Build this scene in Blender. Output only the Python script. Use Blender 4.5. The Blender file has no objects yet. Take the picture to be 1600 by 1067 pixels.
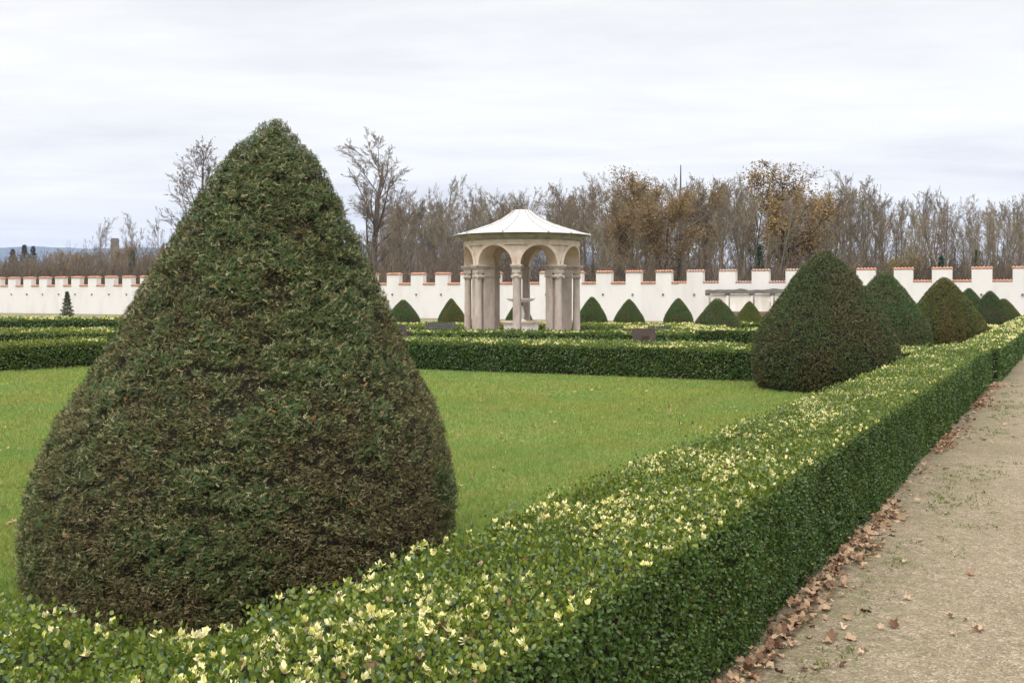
import bpy, math, random
import numpy as np
from math import radians as rad, pi, sin, cos

S = bpy.context.scene
COL = S.collection
EYE = 1.65
F = 1556.0
HOR = 459.0

# ------------------------------------------------------------------ helpers
def ground_at(px, Y):
    """point on the ground seen at photo column px, at depth Y"""
    return ((px - 800.0) / F * Y, Y)

def tag(o, label=None, cat=None, group=None, kind=None):
    if label: o['label'] = label
    if cat: o['category'] = cat
    if group: o['group'] = group
    if kind: o['kind'] = kind
    return o

def empty(name, loc=(0, 0, 0), rz=0.0):
    o = bpy.data.objects.new(name, None)
    o.empty_display_size = 0.1
    COL.objects.link(o)
    o.location = loc
    o.rotation_euler = (0, 0, rz)
    return o

def mesh_np(name, V, faces, mat, parent=None, tint=None, smooth=False, loc=None, rz=0.0):
    """faces: list of int arrays (each M x k), or a single array"""
    if not isinstance(faces, (list, tuple)):
        faces = [faces]
    faces = [f for f in faces if len(f)]
    V = np.asarray(V, dtype=np.float32)
    me = bpy.data.meshes.new(name)
    me.vertices.add(len(V))
    me.vertices.foreach_set('co', V.ravel())
    loops = np.concatenate([np.asarray(f, np.int32).ravel() for f in faces])
    sizes = np.concatenate([np.full(len(f), np.asarray(f).shape[1], np.int32) for f in faces])
    starts = np.concatenate([[0], np.cumsum(sizes)[:-1]]).astype(np.int32)
    me.loops.add(len(loops))
    me.loops.foreach_set('vertex_index', loops)
    me.polygons.add(len(sizes))
    me.polygons.foreach_set('loop_start', starts)
    if smooth:
        me.polygons.foreach_set('use_smooth', np.ones(len(sizes), bool))
    if tint is not None:
        a = me.attributes.new('tint', 'FLOAT_COLOR', 'POINT')
        c = np.ones((len(V), 4), np.float32)
        c[:, :3] = tint
        a.data.foreach_set('color', c.ravel())
    me.materials.append(mat)
    me.update(calc_edges=True)
    me.validate()
    o = bpy.data.objects.new(name, me)
    COL.objects.link(o)
    if parent: o.parent = parent
    if loc is not None: o.location = loc
    o.rotation_euler = (0, 0, rz)
    return o

class MB:
    """collects shapes that become one mesh"""
    def __init__(s): s.v = []; s.f = []
    def add(s, V, Fc):
        b = len(s.v)
        s.v += [tuple(x) for x in V]
        s.f += [tuple(i + b for i in f) for f in Fc]
        return s
    def box(s, x0, x1, y0, y1, z0, z1, M=None, tp=0.0):
        V = [(x0, y0, z0), (x1, y0, z0), (x1, y1, z0), (x0, y1, z0),
             (x0 + tp, y0 + tp, z1), (x1 - tp, y0 + tp, z1), (x1 - tp, y1 - tp, z1), (x0 + tp, y1 - tp, z1)]
        if M: V = [M(p) for p in V]
        return s.add(V, [(0, 3, 2, 1), (4, 5, 6, 7), (0, 1, 5, 4), (1, 2, 6, 5), (2, 3, 7, 6), (3, 0, 4, 7)])
    def lathe(s, prof, n=24, cx=0, cy=0, close=True, ph=0.0):
        V = []; Fc = []
        for r, z in prof:
            for k in range(n):
                a = 2 * pi * k / n + ph
                V.append((cx + r * cos(a), cy + r * sin(a), z))
        for i in range(len(prof) - 1):
            for k in range(n):
                k2 = (k + 1) % n
                Fc.append((i * n + k, i * n + k2, (i + 1) * n + k2, (i + 1) * n + k))
        if close:
            Fc.append(tuple(range(n - 1, -1, -1)))
            Fc.append(tuple((len(prof) - 1) * n + k for k in range(n)))
        return s.add(V, Fc)
    def tube(s, p0, p1, r0, r1, n=8):
        p0 = np.array(p0, float); p1 = np.array(p1, float)
        d = p1 - p0; d /= np.linalg.norm(d)
        a = np.cross(d, (0, 0, 1) if abs(d[2]) < .9 else (1, 0, 0)); a /= np.linalg.norm(a)
        b = np.cross(d, a)
        V = []
        for p, r in ((p0, r0), (p1, r1)):
            for k in range(n):
                t = 2 * pi * k / n
                V.append(p + r * (cos(t) * a + sin(t) * b))
        Fc = [(k, (k + 1) % n, n + (k + 1) % n, n + k) for k in range(n)]
        Fc += [tuple(range(n - 1, -1, -1)), tuple(range(n, 2 * n))]
        return s.add(V, Fc)
    def build(s, name, mat, parent=None, loc=None, rz=0.0, smooth=False, bevel=0.0):
        me = bpy.data.meshes.new(name)
        me.from_pydata(s.v, [], s.f)
        me.materials.append(mat)
        if smooth:
            me.polygons.foreach_set('use_smooth', np.ones(len(me.polygons), bool))
            me.set_sharp_from_angle(angle=rad(35))
        o = bpy.data.objects.new(name, me)
        COL.objects.link(o)
        if parent: o.parent = parent
        if loc is not None: o.location = loc
        o.rotation_euler = (0, 0, rz)
        if bevel:
            m = o.modifiers.new('bevel', 'BEVEL'); m.width = bevel; m.segments = 2; m.limit_method = 'ANGLE'
        return o

def children_of(o): return [c for c in COL.objects if c.parent == o]

def copy_tree(o, kids):
    c = o.copy(); COL.objects.link(c)
    for k in kids:
        d = k.copy(); COL.objects.link(d); d.parent = c
    return c

# ------------------------------------------------------------------ noise
def _h(ix, iy, iz, seed):
    n = (ix.astype(np.int64) * 374761393 + iy.astype(np.int64) * 668265263 + iz.astype(np.int64) * 2147483647 + seed * 974634777) & 0xffffffff
    n = ((n ^ (n >> 13)) * 1274126177) & 0xffffffff
    n = (n ^ (n >> 16)) & 0xffffffff
    return n.astype(np.float64) / 4294967295.0

def noise(P, scale=1.0, seed=0):
    P = np.asarray(P, float) * scale
    i = np.floor(P).astype(np.int64); f = P - i
    f = f * f * (3 - 2 * f)
    out = 0
    for dx in (0, 1):
        for dy in (0, 1):
            for dz in (0, 1):
                w = (f[:, 0] if dx else 1 - f[:, 0]) * (f[:, 1] if dy else 1 - f[:, 1]) * (f[:, 2] if dz else 1 - f[:, 2])
                out = out + w * _h(i[:, 0] + dx, i[:, 1] + dy, i[:, 2] + dz, seed)
    return out

def norm(a):
    return a / np.maximum(np.linalg.norm(a, axis=-1, keepdims=True), 1e-9)

def scatter(tv, tf, pos, d, n, size, width=None):
    """place template (verts tv, faces tf) at pos with its y axis along d and z near n"""
    d = norm(d); x = norm(np.cross(d, n)); z = np.cross(x, d)
    B = np.stack([x, d, z], axis=1)                       # rows
    size = np.asarray(size, float).reshape(-1, 1, 1)
    t = np.asarray(tv, float)[None] * size
    if width is not None:
        t = t * np.concatenate([np.asarray(width).reshape(-1, 1, 1), np.ones((len(pos), 1, 2))], axis=2)
    V = np.einsum('nkc,ncd->nkd', t, B) + pos[:, None, :]
    k = len(tv)
    Fs = [(np.arange(len(pos))[:, None, None] * k + np.asarray(f)[None]).reshape(-1, np.asarray(f).shape[1]) for f in tf]
    return V.reshape(-1, 3), Fs

class Bag:
    def __init__(s): s.V = []; s.F = {}; s.T = []; s.n = 0
    def add(s, V, Fs, T):
        for f in Fs:
            s.F.setdefault(f.shape[1], []).append(f + s.n)
        s.V.append(V); s.T.append(np.broadcast_to(T, V.shape)); s.n += len(V)
    def build(s, name, mat, parent=None, **k):
        return mesh_np(name, np.concatenate(s.V), [np.concatenate(f) for f in s.F.values()], mat, parent, tint=np.concatenate(s.T), **k)

# leaf: two folded quads, ovate
LEAF_V = [(0, 0, 0), (-.30, .30, .05), (-.28, .70, .04), (0, 1, -.06), (.28, .70, .04), (.30, .30, .05)]
LEAF_F = [np.array([(0, 3, 2, 1), (0, 5, 4, 3)])]

def whorl(seed, n=7):
    r = random.Random(seed); V = []; Fc = []
    for k in range(n):
        a = 2 * pi * k / n * 1.0 + r.uniform(-.3, .3); el = r.uniform(.5, 1.25); L = r.uniform(.45, .75)
        dx, dy, dz = cos(a) * cos(el), sin(a) * cos(el), sin(el)
        side = np.array((-sin(a), cos(a), 0)); D = np.array((dx, dy, dz)); N = np.cross(side, D)
        z0 = r.uniform(0, .3)
        for (lx, ly, lz) in LEAF_V:
            p = side * lx * L * .85 + D * ly * L + N * (lz * L) + np.array((0, 0, z0))
            V.append((p[0], p[2], -p[1]))               # y is the shoot axis
        b = 6 * k
        Fc += [(b, b + 3, b + 2, b + 1), (b, b + 5, b + 4, b + 3)]
    return np.array(V), [np.array(Fc)]
WHORLS = [whorl(k, 8 + k % 3) for k in range(4)]

# ------------------------------------------------------------------ materials
def new_mat(name):
    m = bpy.data.materials.new(name); m.use_nodes = True
    nt = m.node_tree
    for n in list(nt.nodes): nt.nodes.remove(n)
    out = nt.nodes.new('ShaderNodeOutputMaterial')
    return m, nt, out

def N(nt, typ, **k):
    n = nt.nodes.new(typ)
    for a, v in k.items():
        if a in n.inputs.keys() if isinstance(a, str) else False: n.inputs[a].default_value = v
        else: setattr(n, a, v)
    return n

def L(nt, a, b): nt.links.new(a, b)

def ramp(nt, fac, stops):
    r = nt.nodes.new('ShaderNodeValToRGB')
    e = r.color_ramp.elements
    while len(e) < len(stops): e.new(0.5)
    for i, (p, c) in enumerate(stops):
        e[i].position = p; e[i].color = (*c, 1) if len(c) == 3 else c
    if fac: L(nt, fac, r.inputs[0])
    return r

def foliage_mat(name, rough=.5, trans=.25, spec=.35, objcol=True):
    m, nt, out = new_mat(name)
    at = N(nt, 'ShaderNodeAttribute', attribute_name='tint')
    colr = at.outputs['Color']
    if objcol:
        oi = N(nt, 'ShaderNodeObjectInfo')
        mx = N(nt, 'ShaderNodeMix', data_type='RGBA', blend_type='MULTIPLY'); mx.inputs[0].default_value = 1
        L(nt, colr, mx.inputs[6]); L(nt, oi.outputs['Color'], mx.inputs[7]); colr = mx.outputs[2]
    p = N(nt, 'ShaderNodeBsdfPrincipled'); p.inputs['Roughness'].default_value = rough
    p.inputs['Specular IOR Level'].default_value = spec
    L(nt, colr, p.inputs['Base Color'])
    if trans > 0:
        t = N(nt, 'ShaderNodeBsdfTranslucent'); L(nt, colr, t.inputs['Color'])
        ms = N(nt, 'ShaderNodeMixShader'); ms.inputs[0].default_value = trans
        L(nt, p.outputs[0], ms.inputs[1]); L(nt, t.outputs[0], ms.inputs[2]); L(nt, ms.outputs[0], out.inputs[0])
    else:
        L(nt, p.outputs[0], out.inputs[0])
    return m

def noisy_mat(name, c1, c2, scale=4.0, rough=.8, bump=.2, bscale=None, detail=6, stretch=(1, 1, 1), spec=.3, c3=None):
    m, nt, out = new_mat(name)
    tc = N(nt, 'ShaderNodeTexCoord'); mp = N(nt, 'ShaderNodeMapping'); mp.inputs['Scale'].default_value = stretch
    L(nt, tc.outputs['Object'], mp.inputs[0])
    n1 = N(nt, 'ShaderNodeTexNoise'); n1.inputs['Scale'].default_value = scale; n1.inputs['Detail'].default_value = detail
    n1.inputs['Roughness'].default_value = .65
    L(nt, mp.outputs[0], n1.inputs['Vector'])
    st = [(.32, c1), (.68, c2)]
    if c3: st = [(.28, c1), (.52, c2), (.74, c3)]
    r = ramp(nt, n1.outputs[0], st)
    p = N(nt, 'ShaderNodeBsdfPrincipled'); p.inputs['Roughness'].default_value = rough
    p.inputs['Specular IOR Level'].default_value = spec
    L(nt, r.outputs[0], p.inputs['Base Color'])
    if bump:
        n2 = N(nt, 'ShaderNodeTexNoise'); n2.inputs['Scale'].default_value = bscale or scale * 6; n2.inputs['Detail'].default_value = 5
        L(nt, mp.outputs[0], n2.inputs['Vector'])
        b = N(nt, 'ShaderNodeBump'); b.inputs['Strength'].default_value = bump; b.inputs['Distance'].default_value = .02
        L(nt, n2.outputs[0], b.inputs['Height']); L(nt, b.outputs[0], p.inputs['Normal'])
    L(nt, p.outputs[0], out.inputs[0])
    return m

M = {}
M['box_leaf'] = foliage_mat('box_leaf', rough=.36, trans=.30, spec=.42)
M['yew'] = foliage_mat('yew', rough=.6, trans=.08, spec=.16)
M['grass'] = foliage_mat('grass_blade', rough=.6, trans=.3, spec=.15, objcol=False)
M['shoot'] = foliage_mat('cream_shoot', rough=.5, trans=.25, spec=.25, objcol=False)
M['dead_leaf'] = foliage_mat('dead_leaf', rough=.7, trans=.15, spec=.25, objcol=False)
M['autumn'] = foliage_mat('autumn_leaf', rough=.6, trans=.3, spec=.2, objcol=False)
M['twig'] = foliage_mat('bark', rough=.85, trans=0, spec=.1, objcol=True)
M['core'] = noisy_mat('core_shade', (.012, .011, .007), (.026, .022, .013), 30, .95, .4)  # near-black colour stands in for the shade deep inside the foliage
M['white_wall'] = noisy_mat('whitewash', (.58, .55, .54), (.655, .63, .62), .7, .9, .15, 22, c3=(.675, .65, .64), stretch=(1.3, 1.3, .45))
M['old_white'] = noisy_mat('old_whitewash', (.56, .50, .46), (.76, .72, .69), 1.6, .9, .2, 22, stretch=(1, 1, .35))
M['tile'] = noisy_mat('clay_tile', (.28, .12, .075), (.46, .22, .14), 3, .85, .3, 40, c3=(.46, .29, .21))
M['old_tile'] = noisy_mat('weathered_tile', (.20, .12, .09), (.38, .24, .18), 6, .9, .4, 40, c3=(.45, .37, .30))
M['timber'] = noisy_mat('grey_timber', (.07, .06, .052), (.24, .215, .19), 5, .9, .5, 30, stretch=(1, 1, 6))
M['brown_timber'] = noisy_mat('brown_timber', (.14, .085, .06), (.28, .18, .12), 6, .85, .3, 30)
M['stucco'] = noisy_mat('pink_stucco', (.45, .31, .245), (.58, .46, .385), 3.2, .9, .25, 30, c3=(.65, .57, .51))
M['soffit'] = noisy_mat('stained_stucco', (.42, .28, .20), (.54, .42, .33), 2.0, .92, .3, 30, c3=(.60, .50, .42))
M['stone'] = noisy_mat('sandstone', (.29, .24, .205), (.43, .365, .32), 3.4, .88, .3, 40, stretch=(1, 1, .4), c3=(.53, .46, .41))
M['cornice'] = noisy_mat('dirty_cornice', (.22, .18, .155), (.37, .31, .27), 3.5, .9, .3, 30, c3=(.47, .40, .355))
M['roof'] = noisy_mat('white_sheet_roof', (.62, .63, .645), (.72, .73, .745), 1.2, .5, .05, 12)
M['batten'] = noisy_mat('roof_batten', (.28, .25, .23), (.42, .39, .36), 8, .7, .1)
M['marble'] = noisy_mat('weathered_marble', (.55, .52, .46), (.78, .76, .72), 5, .6, .15, 40, c3=(.82, .80, .77))
M['rust_stone'] = noisy_mat('stained_rim', (.50, .36, .20), (.70, .63, .52), 6, .7, .2, 40)
M['dark_metal'] = noisy_mat('dark_bowl_stem', (.09, .10, .10), (.22, .22, .21), 6, .7, .2)
M['corten'] = noisy_mat('rusted_steel', (.032, .019, .015), (.058, .035, .027), 9, .75, .1, 60)
M['slate'] = noisy_mat('grey_slats', (.085, .088, .095), (.14, .145, .155), 6, .6, .1)
M['brick'] = noisy_mat('old_brick', (.13, .095, .078), (.19, .145, .12), .6, .9, .1)
M['hill'] = noisy_mat('hazy_wooded_hill', (.020, .034, .034), (.045, .06, .055), .012, .95, 0, c3=(.06, .07, .06))  # dark forest green, tinted bluish to carry part of the distance haze

# ground, gravel
def ground_mat():
    m, nt, out = new_mat('turf')
    tc = N(nt, 'ShaderNodeTexCoord')
    n1 = N(nt, 'ShaderNodeTexNoise'); n1.inputs['Scale'].default_value = .55; n1.inputs['Detail'].default_value = 4
    n2 = N(nt, 'ShaderNodeTexNoise'); n2.inputs['Scale'].default_value = 26; n2.inputs['Detail'].default_value = 7
    n2.inputs['Roughness'].default_value = .75
    for n in (n1, n2): L(nt, tc.outputs['Object'], n.inputs['Vector'])
    a = ramp(nt, n1.outputs[0], [(.35, (.12, .175, .035)), (.65, (.17, .21, .048))])
    b = ramp(nt, n2.outputs[0], [(.3, (.45, .45, .45)), (.5, (.85, .85, .8)), (.72, (1.35, 1.25, 1.05))])
    mx = N(nt, 'ShaderNodeMix', data_type='RGBA', blend_type='MULTIPLY'); mx.inputs[0].default_value = 1
    L(nt, a.outputs[0], mx.inputs[6]); L(nt, b.outputs[0], mx.inputs[7])
    p = N(nt, 'ShaderNodeBsdfPrincipled'); p.inputs['Roughness'].default_value = .9; p.inputs['Specular IOR Level'].default_value = .1
    L(nt, mx.outputs[2], p.inputs['Base Color'])
    bp = N(nt, 'ShaderNodeBump'); bp.inputs['Strength'].default_value = .6; bp.inputs['Distance'].default_value = .03
    L(nt, n2.outputs[0], bp.inputs['Height']); L(nt, bp.outputs[0], p.inputs['Normal'])
    L(nt, p.outputs[0], out.inputs[0])
    return m

def gravel_mat():
    m, nt, out = new_mat('gravel')
    tc = N(nt, 'ShaderNodeTexCoord')
    v = N(nt, 'ShaderNodeTexVoronoi'); v.inputs['Scale'].default_value = 95
    v2 = N(nt, 'ShaderNodeTexVoronoi'); v2.inputs['Scale'].default_value = 200
    n1 = N(nt, 'ShaderNodeTexNoise'); n1.inputs['Scale'].default_value = .8; n1.inputs['Detail'].default_value = 5
    n2 = N(nt, 'ShaderNodeTexNoise'); n2.inputs['Scale'].default_value = 14; n2.inputs['Detail'].default_value = 6
    for n in (v, v2, n1, n2): L(nt, tc.outputs['Object'], n.inputs['Vector'])
    sep = N(nt, 'ShaderNodeSeparateColor'); L(nt, v.outputs['Color'], sep.inputs[0])
    c1 = ramp(nt, sep.outputs[0], [(0, (.075, .064, .05)), (.22, (.165, .132, .092)), (.55, (.25, .205, .145)), (.85, (.34, .29, .215)), (1, (.52, .47, .38))])
    sep2 = N(nt, 'ShaderNodeSeparateColor'); L(nt, v2.outputs['Color'], sep2.inputs[0])
    c2 = ramp(nt, sep2.outputs[0], [(0, (.09, .072, .052)), (.6, (.23, .185, .125)), (1, (.38, .32, .225))])
    mx = N(nt, 'ShaderNodeMix', data_type='RGBA'); mx.inputs[0].default_value = .5
    L(nt, c1.outputs[0], mx.inputs[6]); L(nt, c2.outputs[0], mx.inputs[7])
    big = ramp(nt, n1.outputs[0], [(.35, (.76, .74, .68)), (.7, (1.02, .97, .96))])
    mid = ramp(nt, n2.outputs[0], [(.3, (.78, .78, .76)), (.65, (1.1, 1.1, 1.1))])
    m2 = N(nt, 'ShaderNodeMix', data_type='RGBA', blend_type='MULTIPLY'); m2.inputs[0].default_value = 1
    L(nt, mx.outputs[2], m2.inputs[6]); L(nt, big.outputs[0], m2.inputs[7])
    m3 = N(nt, 'ShaderNodeMix', data_type='RGBA', blend_type='MULTIPLY'); m3.inputs[0].default_value = 1
    L(nt, m2.outputs[2], m3.inputs[6]); L(nt, mid.outputs[0], m3.inputs[7])
    p = N(nt, 'ShaderNodeBsdfPrincipled'); p.inputs['Roughness'].default_value = .9; p.inputs['Specular IOR Level'].default_value = .2
    # moss near the hedge foot
    sp = N(nt, 'ShaderNodeSeparateXYZ'); L(nt, tc.outputs['Object'], sp.inputs[0])
    my = N(nt, 'ShaderNodeMath', operation='MULTIPLY_ADD'); L(nt, sp.outputs[1], my.inputs[0]); my.inputs[1].default_value = -.564; my.inputs[2].default_value = 1.44
    dd = N(nt, 'ShaderNodeMath', operation='ADD'); L(nt, sp.outputs[0], dd.inputs[0]); L(nt, my.outputs[0], dd.inputs[1])
    mr = N(nt, 'ShaderNodeMapRange'); L(nt, dd.outputs[0], mr.inputs[0]); mr.inputs[1].default_value = .25; mr.inputs[2].default_value = 1.4; mr.inputs[3].default_value = .6; mr.inputs[4].default_value = .0
    n3 = N(nt, 'ShaderNodeTexNoise'); n3.inputs['Scale'].default_value = 5.5; n3.inputs['Detail'].default_value = 7; n3.inputs['Roughness'].default_value = .7; L(nt, tc.outputs['Object'], n3.inputs['Vector'])
    mk = ramp(nt, n3.outputs[0], [(.42, (0, 0, 0)), (.62, (1, 1, 1))])
    mm = N(nt, 'ShaderNodeMath', operation='MULTIPLY'); L(nt, mk.outputs[0], mm.inputs[0]); L(nt, mr.outputs[0], mm.inputs[1])
    m4 = N(nt, 'ShaderNodeMix', data_type='RGBA'); L(nt, mm.outputs[0], m4.inputs[0]); L(nt, m3.outputs[2], m4.inputs[6]); m4.inputs[7].default_value = (.125, .12, .055, 1)
    L(nt, m4.outputs[2], p.inputs['Base Color'])
    bp = N(nt, 'ShaderNodeBump'); bp.inputs['Strength'].default_value = .55; bp.inputs['Distance'].default_value = .008; bp.invert = True
    L(nt, v.outputs['Distance'], bp.inputs['Height']); L(nt, bp.outputs[0], p.inputs['Normal'])
    L(nt, p.outputs[0], out.inputs[0])
    return m
M['turf'] = ground_mat()
M['gravel'] = gravel_mat()

# ------------------------------------------------------------------ world, sun, camera
w = bpy.data.worlds.new('World'); S.world = w; w.use_nodes = True
nt = w.node_tree
for n in list(nt.nodes): nt.nodes.remove(n)
out = nt.nodes.new('ShaderNodeOutputWorld'); bg = nt.nodes.new('ShaderNodeBackground')
SUN_EL, SUN_AZ = rad(50), rad(205)          # azimuth measured clockwise from +Y
sky = nt.nodes.new('ShaderNodeTexSky'); sky.sky_type = 'NISHITA'; sky.sun_disc = False
sky.sun_elevation = SUN_EL; sky.sun_rotation = SUN_AZ
tc = nt.nodes.new('ShaderNodeTexCoord'); sx = nt.nodes.new('ShaderNodeSeparateXYZ'); L(nt, tc.outputs['Generated'], sx.inputs[0])
def math_n(op, a, b=None, clamp=False):
    n = nt.nodes.new('ShaderNodeMath'); n.operation = op; n.use_clamp = clamp
    for i, v in enumerate((a, b)):
        if v is None: continue
        if isinstance(v, (int, float)): n.inputs[i].default_value = v
        else: L(nt, v, n.inputs[i])
    return n.outputs[0]
zc = math_n('MAXIMUM', sx.outputs[2], 0.0)
den = math_n('ADD', zc, .10)
cx = math_n('DIVIDE', sx.outputs[0], den); cy = math_n('DIVIDE', sx.outputs[1], den)
cmb = nt.nodes.new('ShaderNodeCombineXYZ'); L(nt, cx, cmb.inputs[0]); L(nt, cy, cmb.inputs[1])
mpn = nt.nodes.new('ShaderNodeMapping'); mpn.inputs['Scale'].default_value = (.55, 1.1, 1); mpn.inputs['Location'].default_value = (3.1, 1.7, 0)
mpn.inputs['Rotation'].default_value = (0, 0, rad(8))
L(nt, cmb.outputs[0], mpn.inputs[0])
n1 = nt.nodes.new('ShaderNodeTexNoise'); n1.inputs['Scale'].default_value = .85; n1.inputs['Detail'].default_value = 8; n1.inputs['Roughness'].default_value = .55
n1.inputs['Distortion'].default_value = .4
L(nt, mpn.outputs[0], n1.inputs['Vector'])
n2 = nt.nodes.new('ShaderNodeTexNoise'); n2.inputs['Scale'].default_value = 3.4; n2.inputs['Detail'].default_value = 9; n2.inputs['Roughness'].default_value = .6
L(nt, mpn.outputs[0], n2.inputs['Vector'])
nmix = math_n('ADD', math_n('MULTIPLY', n1.outputs[0], .76), math_n('MULTIPLY', n2.outputs[0], .24))
cl = ramp(nt, nmix, [(.34, (.735, .742, .765)), (.45, (.842, .845, .857)), (.54, (.925, .924, .922)), (.64, (.985, .98, .972))])
# brightness grows towards the zenith, as under any overcast sky
gr = nt.nodes.new('ShaderNodeMapRange'); gr.interpolation_type = 'SMOOTHSTEP'
L(nt, zc, gr.inputs[0]); gr.inputs[1].default_value = .22; gr.inputs[2].default_value = 1.0; gr.inputs[3].default_value = 8.9; gr.inputs[4].default_value = 30.0
vm = nt.nodes.new('ShaderNodeVectorMath'); vm.operation = 'SCALE'; wt = nt.nodes.new('ShaderNodeVectorMath'); wt.operation = 'MULTIPLY'; wt.inputs[1].default_value = (1.008, 1.0, .982); L(nt, cl.outputs[0], wt.inputs[0]); L(nt, wt.outputs[0], vm.inputs[0]); L(nt, gr.outputs[0], vm.inputs['Scale'])
mixs = nt.nodes.new('ShaderNodeMix'); mixs.data_type = 'RGBA'; mixs.inputs[0].default_value = .96
L(nt, sky.outputs[0], mixs.inputs[6]); L(nt, vm.outputs[0], mixs.inputs[7])
L(nt, mixs.outputs[2], bg.inputs[0]); bg.inputs[1].default_value = .1
L(nt, bg.outputs[0], out.inputs[0])

sl = bpy.data.lights.new('sun', 'SUN'); sl.energy = 1.5; sl.angle = rad(25); sl.color = (1, .96, .9)
so = bpy.data.objects.new('sun', sl); COL.objects.link(so)
# direction TO the sun
sd = np.array((sin(SUN_AZ) * cos(SUN_EL), cos(SUN_AZ) * cos(SUN_EL), sin(SUN_EL)))
import mathutils
so.rotation_euler = mathutils.Vector(-sd).to_track_quat('-Z', 'Y').to_euler()
so.location = (0, -20, 40)

cd = bpy.data.cameras.new('camera'); cam = bpy.data.objects.new('camera', cd); COL.objects.link(cam)
cam.location = (0, 0, EYE); cam.rotation_euler = (rad(90), 0, 0)
cd.sensor_width = 36; cd.lens = 36 * F / 1600; cd.shift_y = (HOR - 533.5) / 1600.0
cd.clip_start = .05; cd.clip_end = 9000
S.camera = cam
S.view_settings.view_transform = 'Standard'; S.view_settings.look = 'None'
S.view_settings.exposure = 0.38; S.view_settings.gamma = 1
S.render.engine = 'CYCLES'
S.cycles.max_bounces = 6; S.cycles.diffuse_bounces = 3; S.cycles.glossy_bounces = 2; S.cycles.transmission_bounces = 4
S.cycles.volume_bounces = 0
S.cycles.use_denoising = True
S.cycles.denoising_input_passes = 'RGB_ALBEDO_NORMAL'; S.cycles.denoising_prefilter = 'ACCURATE'

# ------------------------------------------------------------------ setting
KX = .564                                   # the main hedge runs along (KX, 1)
HD = np.array((KX, 1.0)); HD /= np.linalg.norm(HD)
UX = np.array((.899, -.438))                # the crosswise hedges and the wall run along this
b = MB(); b.add([(-2400, -150, 0), (2400, -150, 0), (2400, 4000, 0), (-2400, 4000, 0)], [(0, 1, 2, 3)])
tag(b.build('ground', M['turf']), kind='structure')
b = MB()
def edge(Y, off): return (-1.44 + KX * Y + off, Y, .004)
b.add([edge(-6, -.35), edge(-6, 9), edge(58, 9), edge(58, -.35)], [(0, 1, 2, 3)])
tag(b.build('gravel_path', M['gravel']), kind='structure')

b = MB(); b.add([(-4.6, 30.6, .004), (6.0, 30.0, .004), (6.6, 37.9, .004), (-8.5, 38.2, .004)], [(0, 1, 2, 3)])
tag(b.build('gravel_court', M['gravel']), kind='structure')

b = MB()
def by_wall(px, o):
    k = (px - 800) / F; s_ = (k * 64.2) / (.899 + k * .438)
    q = np.array((0.0, 64.2)) + UX * s_ + np.array((-.438, -.899)) * o
    return (q[0], q[1], .004)
b.add([by_wall(-300, -1), by_wall(-300, 9), by_wall(1750, 7), by_wall(1750, -1)], [(0, 1, 2, 3)])
tag(b.build('wall_border', noisy_mat('dry_border', (.10, .10, .04), (.17, .15, .075), .5, .95, .3, 20, c3=(.14, .15, .05))), kind='structure')

# hills far away
xs = np.linspace(-2350, 2350, 160); ys = np.linspace(2300, 3800, 22)
X, Yg = np.meshgrid(xs, ys)
P = np.stack([X.ravel(), Yg.ravel(), 0 * X.ravel()], 1)
ridge = np.clip((P[:, 1] - 2300) / 900, 0, 1); ridge = ridge * ridge * (3 - 2 * ridge) * (1 - .42 * np.clip(P[:, 0] / 700, 0, 1))
back = np.clip((3800 - P[:, 1]) / 600, 0, 1)
hgt = (112 + 55 * noise(P, .0011, 3) + 14 * noise(P, .006, 5) + 5 * noise(P, .02, 8)) * ridge * np.minimum(1, back * 2)
P[:, 2] = hgt - 2
nx = len(xs); idx = np.arange(len(xs) * len(ys)).reshape(len(ys), nx)
Fq = np.stack([idx[:-1, :-1].ravel(), idx[:-1, 1:].ravel(), idx[1:, 1:].ravel(), idx[1:, :-1].ravel()], 1)
tag(mesh_np('hills', P, Fq, M['hill'], smooth=True), kind='structure')

# air
hm, hnt, hout = new_mat('air')
pv = hnt.nodes.new('ShaderNodeVolumePrincipled')
pv.inputs['Color'].default_value = (.50, .64, .98, 1); pv.inputs['Density'].default_value = .00018; pv.inputs['Anisotropy'].default_value = 0
L(hnt, pv.outputs[0], hout.inputs['Volume'])
b = MB(); b.box(-2450, 2450, -200, 4050, -3, 190)
tag(b.build('haze', hm), kind='stuff')

# ------------------------------------------------------------------ box hedges
rng = np.random.default_rng(11)

def box_surface(Lh, wd, h, n, rc, ends=True):
    """n random points on a hedge Lh long (y), wd wide (x), h high; rounded top edges. returns p, normal, istop"""
    aS = Lh * h; aT = Lh * wd; aE = wd * h
    pr = np.array([aS, aS, aT, aE, aE]); pr = pr / pr.sum()
    k = rng.choice(5, n, p=pr)
    u = rng.random(n); v = rng.random(n)
    x = np.where(k == 0, -wd / 2, np.where(k == 1, wd / 2, (v - .5) * wd))
    y = np.where(k == 3, 0, np.where(k == 4, Lh, u * Lh))
    z = np.where(k == 2, h, np.where(k < 2, v * h, u * h))
    p = np.stack([x, y, z], 1)
    q = p.copy()
    q[:, 0] = np.clip(q[:, 0], -wd / 2 + rc, wd / 2 - rc)
    q[:, 1] = np.clip(q[:, 1], rc, Lh - rc)
    q[:, 2] = np.clip(q[:, 2], -9, h - rc)
    nn = norm(p - q)
    return q + nn * rc, nn

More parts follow.
